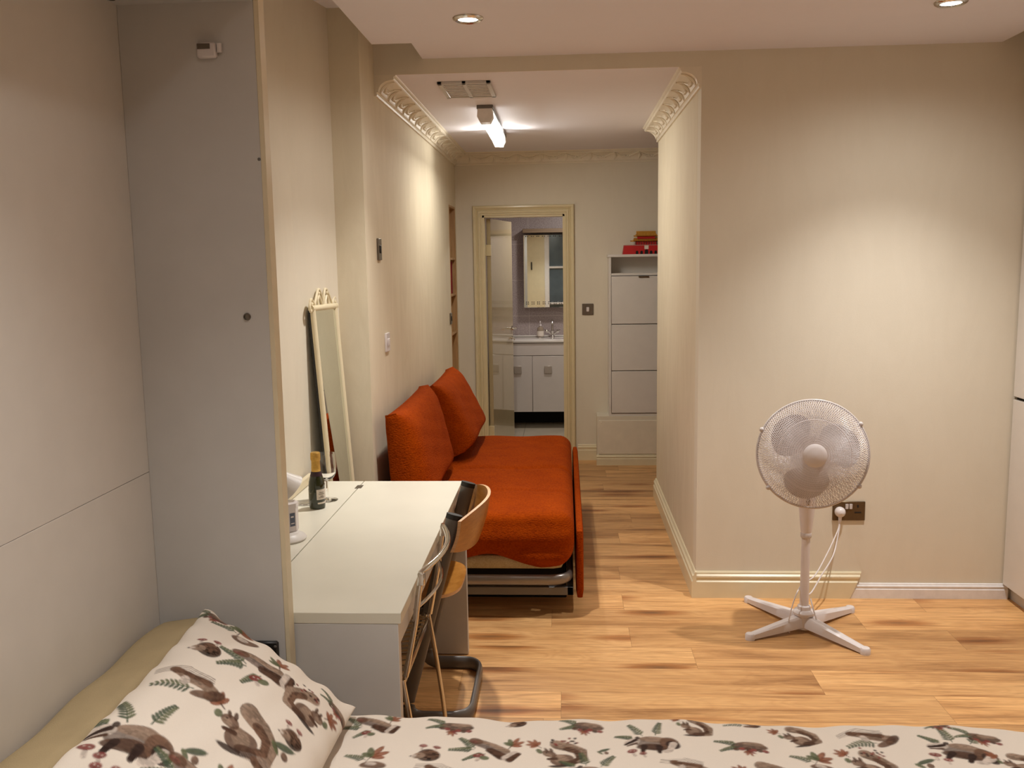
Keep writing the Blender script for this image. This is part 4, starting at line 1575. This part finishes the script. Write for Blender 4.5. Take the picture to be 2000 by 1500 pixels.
def cushion(label, y0, y1, back, xt_, zt_, xb_, zb_, roll=0.0):
    """back cushion leaning on the wall: far/near ends at y0, y1"""
    nu, nv, = 46, 60
    vs, fs = [], []
    T = Vector((xt_, 0, zt_))
    B = Vector((xb_, 0, zb_))
    up = (T - B)
    h = up.length
    up.normalize()
    out = Vector((up.z, 0, -up.x))
    if out.x < 0:
        out = -out
    for side in (1, -1):
        for i in range(nu):
            for j in range(nv):
                a, b = 2 * i / (nu - 1) - 1, 2 * j / (nv - 1) - 1
                pf = (max(0, 1 - abs(a) ** (4.5 if a > 0 else 16)) ** .55) * (max(0, 1 - abs(b) ** 9) ** .55)
                ha = h * (0.5 + a / 2 * (1 - .04 * (1 - b * b)))
                yy = (y0 + y1) / 2 + (y1 - y0) / 2 * b * (1 - .03 * (1 - a * a))
                d = 0.026 + ((0.062 + 0.012 * (1 - a)) if side > 0 else 0.018) * pf + (0.0 if side > 0 else back * (1 - a) / 2)
                d += pf * 0.0018 * math.sin(7 * b + 5 * a) * math.sin(9 * a)
                # corner ears
                ear = max(0, abs(a) - .9) * max(0, abs(b) - .92) * 60
                p = B + up * (ha + (0.012 * ear if a > 0 else 0)) + out * (d * side) + Vector((0, yy, 0))
                p += Vector((roll * b * (a + 1) / 2, 0, 0))
                vs.append(p)
    n1 = nu * nv
    for i in range(nu - 1):
        for j in range(nv - 1):
            a = i * nv + j
            fs += [(a, a + 1, a + nv + 1, a + nv), (n1 + a, n1 + a + nv, n1 + a + nv + 1, n1 + a + 1)]
    bd = [j for j in range(nv)] + [i * nv + nv - 1 for i in range(1, nu)] + [(nu - 1) * nv + j for j in range(nv - 2, -1, -1)] + [i * nv for i in range(nu - 2, 0, -1)]
    for k in range(len(bd)):
        a, b = bd[k], bd[(k + 1) % len(bd)]
        fs.append((a, b, b + n1, a + n1))
    mb = MB()
    mb.add(vs, fs)
    c = mb.build('back_cushion', M['orange'], loc=((xt_ + xb_) / 2, (y0 + y1) / 2, zb_), smooth=75)
    return tag(c, label, 'cushion', 'orange sofa back cushions')


cushion('near orange back cushion leaning on the wall just beyond the desk', 3.985, 4.95, 0.055, -0.785, 0.945, -0.705, 0.518)
cushion('far orange back cushion leaning on the wall nearest the bathroom door', 5.02, 5.925, 0.09, -0.765, 0.928, -0.600, 0.545)

# ------------------------------------------------------------------ niche shelves and books
ns = thing('niche_shelves', 'narrow light wood bookshelf recessed in the corridor left wall by the bathroom door', 'shelves', (-1.05, 7.095, NZ0))
mb = MB()
g = 0.001
mb.box(-1.238, XL + .002, NY0 + g, NY0 + .016, NZ0 + g, NZ1 - g)
mb.box(-1.238, XL + .002, NY1 - .016, NY1 - g, NZ0 + g, NZ1 - g)
mb.box(-1.238, XL + .002, NY0 + .016, NY1 - .016, NZ1 - .017, NZ1 - g)
mb.box(-1.238, XL + .002, NY0 + .016, NY1 - .016, NZ0 + g, NZ0 + .016)
mb.box(-1.238, -1.23, NY0 + .016, NY1 - .016, NZ0 + .016, NZ1 - .017)
mb.build('carcass', M['oak_shelf'], ns, smooth=0)
SHZ = (1.655, 1.375, 1.075, 0.755)
for z in SHZ:
    MB().box(-1.23, XL - .002, NY0 + .017, NY1 - .017, z - .009, z + .009, 0.001).build('shelf', M['oak_shelf'], ns, smooth=0)


def book(name, label, y0, y1, x0, x1, z0, z1, m):
    t = thing(name, label, 'book', ((x0 + x1) / 2, (y0 + y1) / 2, z0), 'books in the niche')
    mb = MB()
    mb.box(x0, x1, y0, y0 + .003, z0, z1, .0008)
    mb.box(x0, x1, y1 - .003, y1, z0, z1, .0008)
    mb.box(x1 - .004, x1, y0, y1, z0, z1, .0008)
    mb.build('cover', m, t)
    MB().box(x0 + .003, x1 - .005, y0 + .0035, y1 - .0035, z0 + .004, z1 - .004).build('pages', M['label'], t)


zb = SHZ[1] + .0095
book('hardback_book', 'tall crimson book standing in the niche shelves', 7.145, 7.185, -1.08, -0.885, zb, zb + .25, M['red_book'])
book('hardback_book', 'slate grey book standing beside the crimson one in the niche shelves', 7.192, 7.225, -1.07, -0.89, zb, zb + .235, M['blue_book'])

# ------------------------------------------------------------------ shoe cabinet
SC0, SC1, SCY = 0.345, 0.855, 7.155
sc = thing('shoe_cabinet', 'tall slim white shoe cabinet with three flap doors at the corridor end', 'cabinet', ((SC0 + SC1) / 2, 7.25, 0.396))
mb = MB()
mb.box(SC0, SC0 + .018, SCY, YB - .001, .396, 1.648, 0.001)
mb.box(SC1 - .018, SC1, SCY, YB - .001, .396, 1.648, 0.001)
mb.box(SC0 - .008, SC1 + .008, SCY - .006, YB - .001, 1.648, 1.668, 0.001)
mb.box(SC0 + .018, SC1 - .018, SCY + .004, YB - .001, 1.505, 1.523)
mb.box(SC0 + .018, SC1 - .018, SCY + .004, YB - .001, .396, .414)
mb.box(SC0 + .018, SC1 - .018, YB - .008, YB - .001, .414, 1.648)
mb.build('body', M['white_lam'], sc, smooth=0)
for i, (z0, z1) in enumerate(((1.128, 1.500), (.760, 1.122), (.420, .754))):
    dr = MB().box(SC0 + .021, SC1 - .021, SCY - .004, SCY + .012, z0, z1, 0.002).build('flap_door', M['white_lam'], sc)
    if i == 0:
        MB().box(0.575, 0.655, SCY - .014, SCY - .004, z1 - .012, z1 - .001, 0.002).build('handle', M['bronze'], dr)
# model gate on top
gz = 1.6685
gt = thing('model_gatehouse', 'small red model gatehouse with two golden roofs on top of the shoe cabinet', 'ornament', (0.61, 7.25, gz))
GX, GY = 0.632, 7.235
mb = MB()
prof = [(-.175, 0), (.175, 0), (.165, .066), (-.165, .066)]
mb.prism(prof, lambda a, b, d: (GX + a, d, gz + b), GY - .035, GY + .06)
mb.build('red_base', M['red'], gt, smooth=0)
mb = MB()
for k, x in enumerate((-.065, -.03, .008, .044, .08)):
    s = 1.35 if k == 2 else 1.0
    pr = [(-.010 * s, .0), (.010 * s, .0)] + [(.010 * s * math.cos(PI * i / 8), .016 * s + .010 * s * math.sin(PI * i / 8)) for i in range(9)]
    mb.prism(pr, lambda a, b, d: (GX + x + a, d, gz + .0005 + b), GY - .0365, GY - .034)
mb.build('arch', M['dark'], gt, smooth=0)
MB().box(GX - .008, GX + .024, GY - .0368, GY - .0350, gz + .038, gz + .066).build('centre_panel', M['label'], gt)
mb = MB()
mb.box(GX - .165, GX + .165, GY - .036, GY + .06, gz + .0665, gz + .072, .001)
mb.build('parapet', simple('pink_parapet', rgb(190, 130, 120), .6), gt)
mb = MB()
mb.box(GX - .075, GX + .09, GY - .02, GY + .045, gz + .0725, gz + .098)
mb.box(GX - .06, GX + .075, GY - .014, GY + .038, gz + .119, gz + .137)
mb.build('hall', M['red'], gt)
mb = MB()
for k in range(9):
    mb.lathe([(0, 0), (.003, 0), (.003, .026), (0, .026)], (GX - .072 + k * .0198, GY - .023, gz + .0725), (0, 0, 1), 8)
mb.build('columns', simple('dark_red_column', rgb(110, 24, 20), .5), gt)


def roof(z, hw, hd, rise, rh):
    pr = [(-hd - .010, z + .004), (-hd, z), (-hd * .45, z + rise * .55), (-.006, z + rise), (-.006, z + rise + rh), (.006, z + rise + rh), (.006, z + rise), (hd * .45, z + rise * .55), (hd, z), (hd + .010, z + .004), (hd * .5, z - .003), (-hd * .5, z - .003)]
    mb = MB()
    mb.prism(pr, lambda a, b, d: (GX + .0075 + d, GY + .012 + a, b), -hw * .86, hw * .86)
    for s in (-1, 1):
        pe = [(0, z + rise * .6), (hw * .10, z + rise * .2), (hw * .22, z + .008), (hw * .2, z - .002), (0, z - .003)]
        mb.prism(pe, lambda a, b, d: (GX + .0075 + s * (hw * .855 + a), GY + .012 + d, b), -hd * .85, hd * .85)
    for k in range(15):
        x = -hw * .8 + 1.6 * hw * k / 14
        mb.tube([(GX + .0075 + x, GY + .012 - hd, z + .002), (GX + .0075 + x, GY + .012 - hd * .45, z + rise * .56), (GX + .0075 + x, GY + .006, z + rise)], .0022, 6)
    return mb


roof(gz + .100, .112, .05, .024, .003).build('lower_roof', M['roof_gold'], gt, smooth=30)
roof(gz + .138, .088, .042, .034, .007).build('upper_roof', M['roof_gold'], gt, smooth=30)

# ------------------------------------------------------------------ bathroom fittings
va = thing('vanity_unit', 'white bathroom vanity with two doors seen through the doorway', 'vanity', (-0.1, 8.95, 0))
VY = 8.75
mb = MB()
mb.box(-0.62, 0.50, VY + .02, 9.195, .165, .845, .001)
mb.box(-0.60, 0.48, VY + .02, 9.19, .02, .165) if False else None
mb.build('body', M['vanity'], va)
MB().box(-0.62, 0.50, VY, VY + .018, .722, .840, .002).build('drawer_front', M['vanity'], va)
for x0, x1 in ((-0.62, -0.322), (-0.317, 0.018), (0.023, 0.50)):
    satin = simple('satin_grey_metal', rgb(176, 166, 154), 0.4, metal=0.3)
    dd = MB().box(x0, x1, VY, VY + .018, .168, .716, .002).build('door', M['vanity'], va)
    hx_ = x1 - .13 if x0 < -.5 else (x0 + .085 if x0 < 0 else x0 + .08)
    if x0 < -.5:
        hx_ = -.46
    elif x0 < 0:
        hx_ = -0.165
    MB().box(hx_ - .037, hx_ + .037, VY - .012, VY, .545, .620, .003).build('handle', satin, dd)
for x in (-0.58, 0.46):
    for y in (8.95, 9.15):
        MB().lathe([(0, 0), (.02, 0), (.018, .16), (0, .165)], (x, y, 0), (0, 0, 1), 12).build('leg', M['black'], va)
mb = MB()
mb.box(-0.625, 0.505, VY - .012, 9.195, .8455, .872, .006, seg=2)
mb.box(-0.625, 0.505, 9.17, 9.195, .872, .885, .003)
cp = mb.build('basin_top', M['ceramic'], va)
MB().lathe([(.20, .0005), (.19, .004), (.20, .006), (.21, .003), (.21, 0)], (-0.05, 8.95, .872), (0, 0, 1), 40).build('basin_rim', M['ceramic'], cp)
MB().box(-0.62, 0.50, 9.10, 9.195, 0.0, .16).build('gap_shade', M['dark'], va)  # dark block standing in for the shade in the gap below the vanity

tp = thing('basin_tap', 'chrome swan-neck mixer tap on the bathroom basin', 'tap', (-0.125, 9.08, .8725))
tz = .8735
mb = MB()
mb.lathe([(0, 0), (.026, 0), (.024, .010), (.017, .016), (.016, .05), (.02, .06), (.012, .07), (0, .07)], (-0.125, 9.08, tz), (0, 0, 1), 20)
mb.tube(smooth_path([(-0.125, 9.08, tz + .06), (-0.125, 9.085, tz + .13), (-0.125, 9.06, tz + .165), (-0.125, 9.01, tz + .17), (-0.125, 8.985, tz + .14)], 6), .011, 12)
mb.build('spout', M['chrome'], tp)
for s in (-1, 1):
    mb = MB()
    mb.tube([(-0.125 + s * .014, 9.08, tz + .03), (-0.125 + s * .045, 9.075, tz + .052)], .009, 10)
    mb.lathe([(0, 0), (.015, 0), (.018, .01), (.015, .02), (0, .022)], (-0.125 + s * .045, 9.075, tz + .052), (s * .8, -.1, .6), 12)
    mb.tube([(-0.125 + s * .04, 9.05, tz + .06), (-0.125 + s * .075, 9.09, tz + .07)], .006, 8)
    mb.build('tap_handle', M['chrome'], tp)
sd = thing('soap_dispenser', 'pump soap bottle standing left of the bathroom tap', 'soap bottle', (-0.245, 9.07, tz))
MB().lathe([(0, 0), (.03, 0), (.034, .01), (.034, .075), (.030, .095), (.012, .105), (.012, .112), (0, .112)], (-0.245, 9.07, tz), (0, 0, 1), 24).build('bottle', M['clear_bottle'], sd)
MB().lathe([(.0345, .012), (.0350, .012), (.0350, .062), (.0345, .062)], (-0.245, 9.07, tz), (0, 0, 1), 24).build('label', M['label'], sd)
mb = MB()
mb.lathe([(0, .112), (.013, .112), (.012, .128), (.004, .130), (.004, .158), (0, .158)], (-0.245, 9.07, tz), (0, 0, 1), 16)
mb.tube([(-0.245, 9.07, tz + .156), (-0.245, 9.035, tz + .155), (-0.245, 9.025, tz + .148)], .006, 8)
mb.build('pump', M['white_plastic'], sd)

mc_ = thing('mirror_cabinet', 'tall mirrored bathroom cabinet on the tiled wall above the basin', 'mirror cabinet', (-0.1, 9.12, 1.16))
MB().box(-0.405, 0.42, 9.075, 9.199, 1.178, 1.885, .002).build('body', M['vanity'], mc_)
mb = MB()
mb.box(-0.405, 0.42, 9.066, 9.0735, 1.17, 1.885, .002)
for k in range(14):
    x = -0.37 + k * .055
    for zc in (1.215, 1.862):
        for dx, dz_ in ((-.009, -.009), (.009, -.009), (-.009, .009), (.009, .009)):
            if zc > 1.5 and dz_ < 0:
                continue
            mb.box(x + dx - .0045, x + dx + .0045, 9.0652, 9.066, zc + dz_ - .0045, zc + dz_ + .0045, mi=1)
mm = mb.build('mirror_door', [M['bath_mirror'], M['dark']], mc_, smooth=0)
MB().box(-0.41, 0.425, 9.03, 9.199, 1.905, 1.945, .003).build('light_bar', wood_mat('tan_pelmet', rgb(120, 98, 74), rgb(146, 122, 96)), mc_)

# ------------------------------------------------------------------ wardrobe on the right
wd = thing('wardrobe', 'tall glossy white built-in wardrobe at the right edge of the picture', 'wardrobe', (2.3, 3.6, 0))
mb = MB()
mb.box(2.085, 2.61, 2.2, 4.262, .07, 2.62, .002)
mb.build('carcass', M['white_lam'], wd)
MB().box(2.10, 2.60, 2.2, 4.262, 0.0, .069).build('plinth', M['grey_lam'], wd)
for k in range(3):
    y1_ = 4.262 - k * .68
    y0_ = y1_ - .677
    MB().box(2.062, 2.084, y0_, y1_, .072, .958, .002).build('lower_door', M['white_lam'], wd)
    MB().box(2.062, 2.084, y0_, y1_, .972, 2.60, .002).build('upper_door', M['white_lam'], wd)
MB().box(2.080, 2.086, 2.2, 4.262, .957, .973).build('shadow_gap', M['dark'], wd)

# ------------------------------------------------------------------ pedestal fan
fx, fy = 1.035, 3.87
fn = thing('pedestal_fan', 'white pedestal fan with wire cage standing on the wood floor by the facing wall', 'fan', (fx, fy, 0))
for ex, ey in ((.783, 3.765), (1.223, 3.629), (1.30, 4.082), (.862, 4.197)):
    d = Vector((ex - fx, ey - fy, 0))
    ln = d.length
    d.normalize()
    s = Vector((-d.y, d.x, 0))
    vs, fs = [], []
    N = 10
    for i in range(N + 1):
        f = i / N
        wdt = 0.026 - 0.008 * f
        hz = 0.052 - 0.030 * f
        zb_ = 0.018 * (1 - f) + 0.004
        o = Vector((fx, fy, 0)) + d * (.02 + (ln - .02) * f)
        for a, z in ((-1, zb_), (-.9, zb_ + hz * .8), (-.55, zb_ + hz), (.55, zb_ + hz), (.9, zb_ + hz * .8), (1, zb_)):
            vs.append(o + s * (a * wdt) + Vector((0, 0, z)))
    for i in range(N):
        for k in range(6):
            fs.append((i * 6 + k, i * 6 + (k + 1) % 6, (i + 1) * 6 + (k + 1) % 6, (i + 1) * 6 + k))
    fs += [tuple(range(6)), tuple(range(N * 6, N * 6 + 6))]
    mb = MB()
    mb.add(vs, fs)
    lg = mb.build('leg', M['white_plastic'], fn, smooth=40)
    MB().lathe([(0, 0), (.021, 0), (.021, .022), (.017, .027), (0, .027)], (ex, ey, 0), (0, 0, 1), 20).build('foot', M['white_plastic'], lg)
MB().lathe([(0, .012), (.034, .012), (.036, .07), (.044, .074), (.046, .085), (.040, .094), (.030, .098), (.028, .112), (.022, .116), (0, .116)], (fx, fy, 0), (0, 0, 1), 32).build('hub_collar', M['white_plastic'], fn)
MB().lathe([(0, .11), (.0195, .11), (.0180, .43), (0, .43)], (fx, fy, 0), (0, 0, 1), 24).build('pole', M['white_plastic'], fn)
MB().lathe([(0, .42), (.022, .42), (.0235, .424), (.0235, .44), (.022, .444), (0, .444)], (fx, fy, 0), (0, 0, 1), 24).build('height_collar', M['grey_plastic'], fn)
HC = Vector((1.014, 3.74, .818))
AX = Vector((-0.10, -1.0, 0.10)).normalized()      # blowing direction
hU = AX.cross(Vector((0, 0, 1))).normalized()
hV = hU.cross(AX).normalized()
mb = MB()
mb.lathe([(0, .440), (.022, .440), (.026, .47), (.034, .56), (.036, .62), (.034, .66), (.028, .685), (0, .69)], (fx, fy + .0, 0), (0, 0, 1), 24)
mb.build('control_neck', M['white_plastic'], fn)
cn = fn.children[-1]
MB().box(fx - .012, fx + .004, fy - .040, fy - .028, .575, .600, .003).build('slider', M['nickel'], cn)
mb = MB()
mb.lathe([(0, -.20), (.03, -.198), (.048, -.18), (.058, -.14), (.060, -.07), (.070, -.045), (.070, -.035), (0, -.035)], tuple(HC), tuple(AX), 32)
mb.box(fx - .02, fx + .02, fy - .045, fy + .02, .68, .79, .006)
mb.build('motor_housing', M['white_plastic'], fn)
RG = 0.222


def hp(r, a, d):
    return HC + hU * (r * math.cos(a)) + hV * (r * math.sin(a)) + AX * d


def front_d(r):
    f = r / RG
    return 0.022 + 0.060 * math.sqrt(max(0, 1 - f ** 3.0))


def rear_d(r):
    f = r / RG
    return 0.018 - 0.058 * math.sqrt(max(0, 1 - f ** 4.0))


def guard(dfn, r0, nspi, tw, wire):
    mb = MB()
    for sgn in (-1, 1):
        for k in range(nspi):
            pth = []
            for i in range(9):
                r = r0 + (RG - r0) * i / 8
                pth.append(hp(r, 2 * PI * k / nspi + sgn * tw * (i / 8), dfn(r)))
            mb.tube(pth, wire, 4, caps=False)
    for r in (r0, r0 + (RG - r0) * .55):
        mb.tube([hp(r, 2 * PI * k / 64, dfn(r)) for k in range(64)], wire * 1.3, 5, closed=True)
    return mb


guard(front_d, 0.050, 150, 0.42, 0.00095).build('front_guard', M['wire'], fn)
guard(rear_d, 0.060, 110, 0.36, 0.00095).build('rear_guard', M['wire'], fn)
mb = MB()
mb.tube([hp(RG, 2 * PI * k / 96, 0.020) for k in range(96)], 0.0052, 10, closed=True)
for a in (0.45, 2.55, 3.75, 5.6):
    c0 = hp(RG + .003, a, .02)
    mb.blob(c0, .011, 8, 5)
mb.build('rim', M['grey_plastic'], fn)
MB().lathe([(0, .090), (.030, .089), (.046, .084), (.052, .080), (.052, .077), (0, .077)], tuple(HC), tuple(AX), 40).build('badge_cap', M['white_plastic'], fn)
MB().lathe([(0, .062), (.016, .060), (.028, .050), (.036, .030), (.037, .0), (.030, -.028), (0, -.028)], tuple(HC), tuple(AX), 32).build('blade_hub', M['grey_plastic'], fn)
for k in range(3):
    a0 = math.radians(30 + 120 * k)
    vs, fs = [], []
    nr_, na = 12, 10
    for i in range(nr_ + 1):
        f = i / nr_
        r = .030 + .160 * f
        half = math.radians(20 + 26 * math.sin(PI * min(1, f * .75 + .05))) * (1.0 - 0.25 * f ** 6)
        for j in range(na + 1):
            t = 2 * j / na - 1
            rr = r - 0.018 * f * t * t
            ang = a0 + half * t + 0.25 * f
            dd = 0.012 + 0.026 * t * (1 - .35 * f) + .006 * t * t
            vs.append(hp(rr, ang, dd + .0012))
            vs.append(hp(rr, ang, dd - .0012))
    st = (na + 1) * 2
    for i in range(nr_):
        for j in range(na):
            a = i * st + j * 2
            fs += [(a, a + 2, a + st + 2, a + st), (a + 1, a + st + 1, a + st + 3, a + 3)]
    for i in range(nr_):
        for j in (0, na):
            a = i * st + j * 2
            fs.append((a, a + st, a + st + 1, a + 1))
    for j in range(na):
        for i in (0, nr_):
            a = i * st + j * 2
            fs.append((a, a + 1, a + 3, a + 2))
    mb = MB()
    mb.add(vs, fs)
    mb.build('blade', M['grey_plastic'], fn, smooth=60)
# plug and cord
mb = MB()
mb.lathe([(0, 0), (.024, 0), (.025, .010), (.021, .024), (.012, .032), (0, .034)], (1.293, Y1 - .0085, .425), (0, -1, 0), 24)
mb.tube([(1.293, Y1 - .02, .41), (1.291, Y1 - .024, .385), (1.289, Y1 - .024, .375)], [.009, .007, .005], 10)
mb.build('plug', M['white_plastic'], fn)
cd = smooth_path([(1.289, Y1 - .024, .378), (1.285, 4.235, .345), (1.24, 4.16, .245), (1.15, 4.03, .19), (1.085, 3.93, .155), (1.06, 3.90, .15)], 8)
mb = MB()
mb.tube(cd, .0032, 8)
cd2 = smooth_path([(1.289, Y1 - .024, .376), (1.275, 4.225, .34), (1.20, 4.12, .265), (1.11, 3.99, .205), (1.04, 3.91, .20), (0.995, 3.85, .17), (0.965, 3.82, .10), (0.955, 3.82, .03), (0.965, 3.83, .0045)], 8)
mb.tube(cd2, .0028, 8)
cd3 = smooth_path([(1.058, 3.855, .15), (1.065, 3.835, .11), (1.075, 3.825, .07), (1.072, 3.83, .045), (1.052, 3.85, .06)], 8)
mb.tube(cd3, .0032, 8)
mb.build('power_cord', M['white_plastic'], fn)

for o in bpy.data.objects:
    if '_org' in o:
        del o['_org']
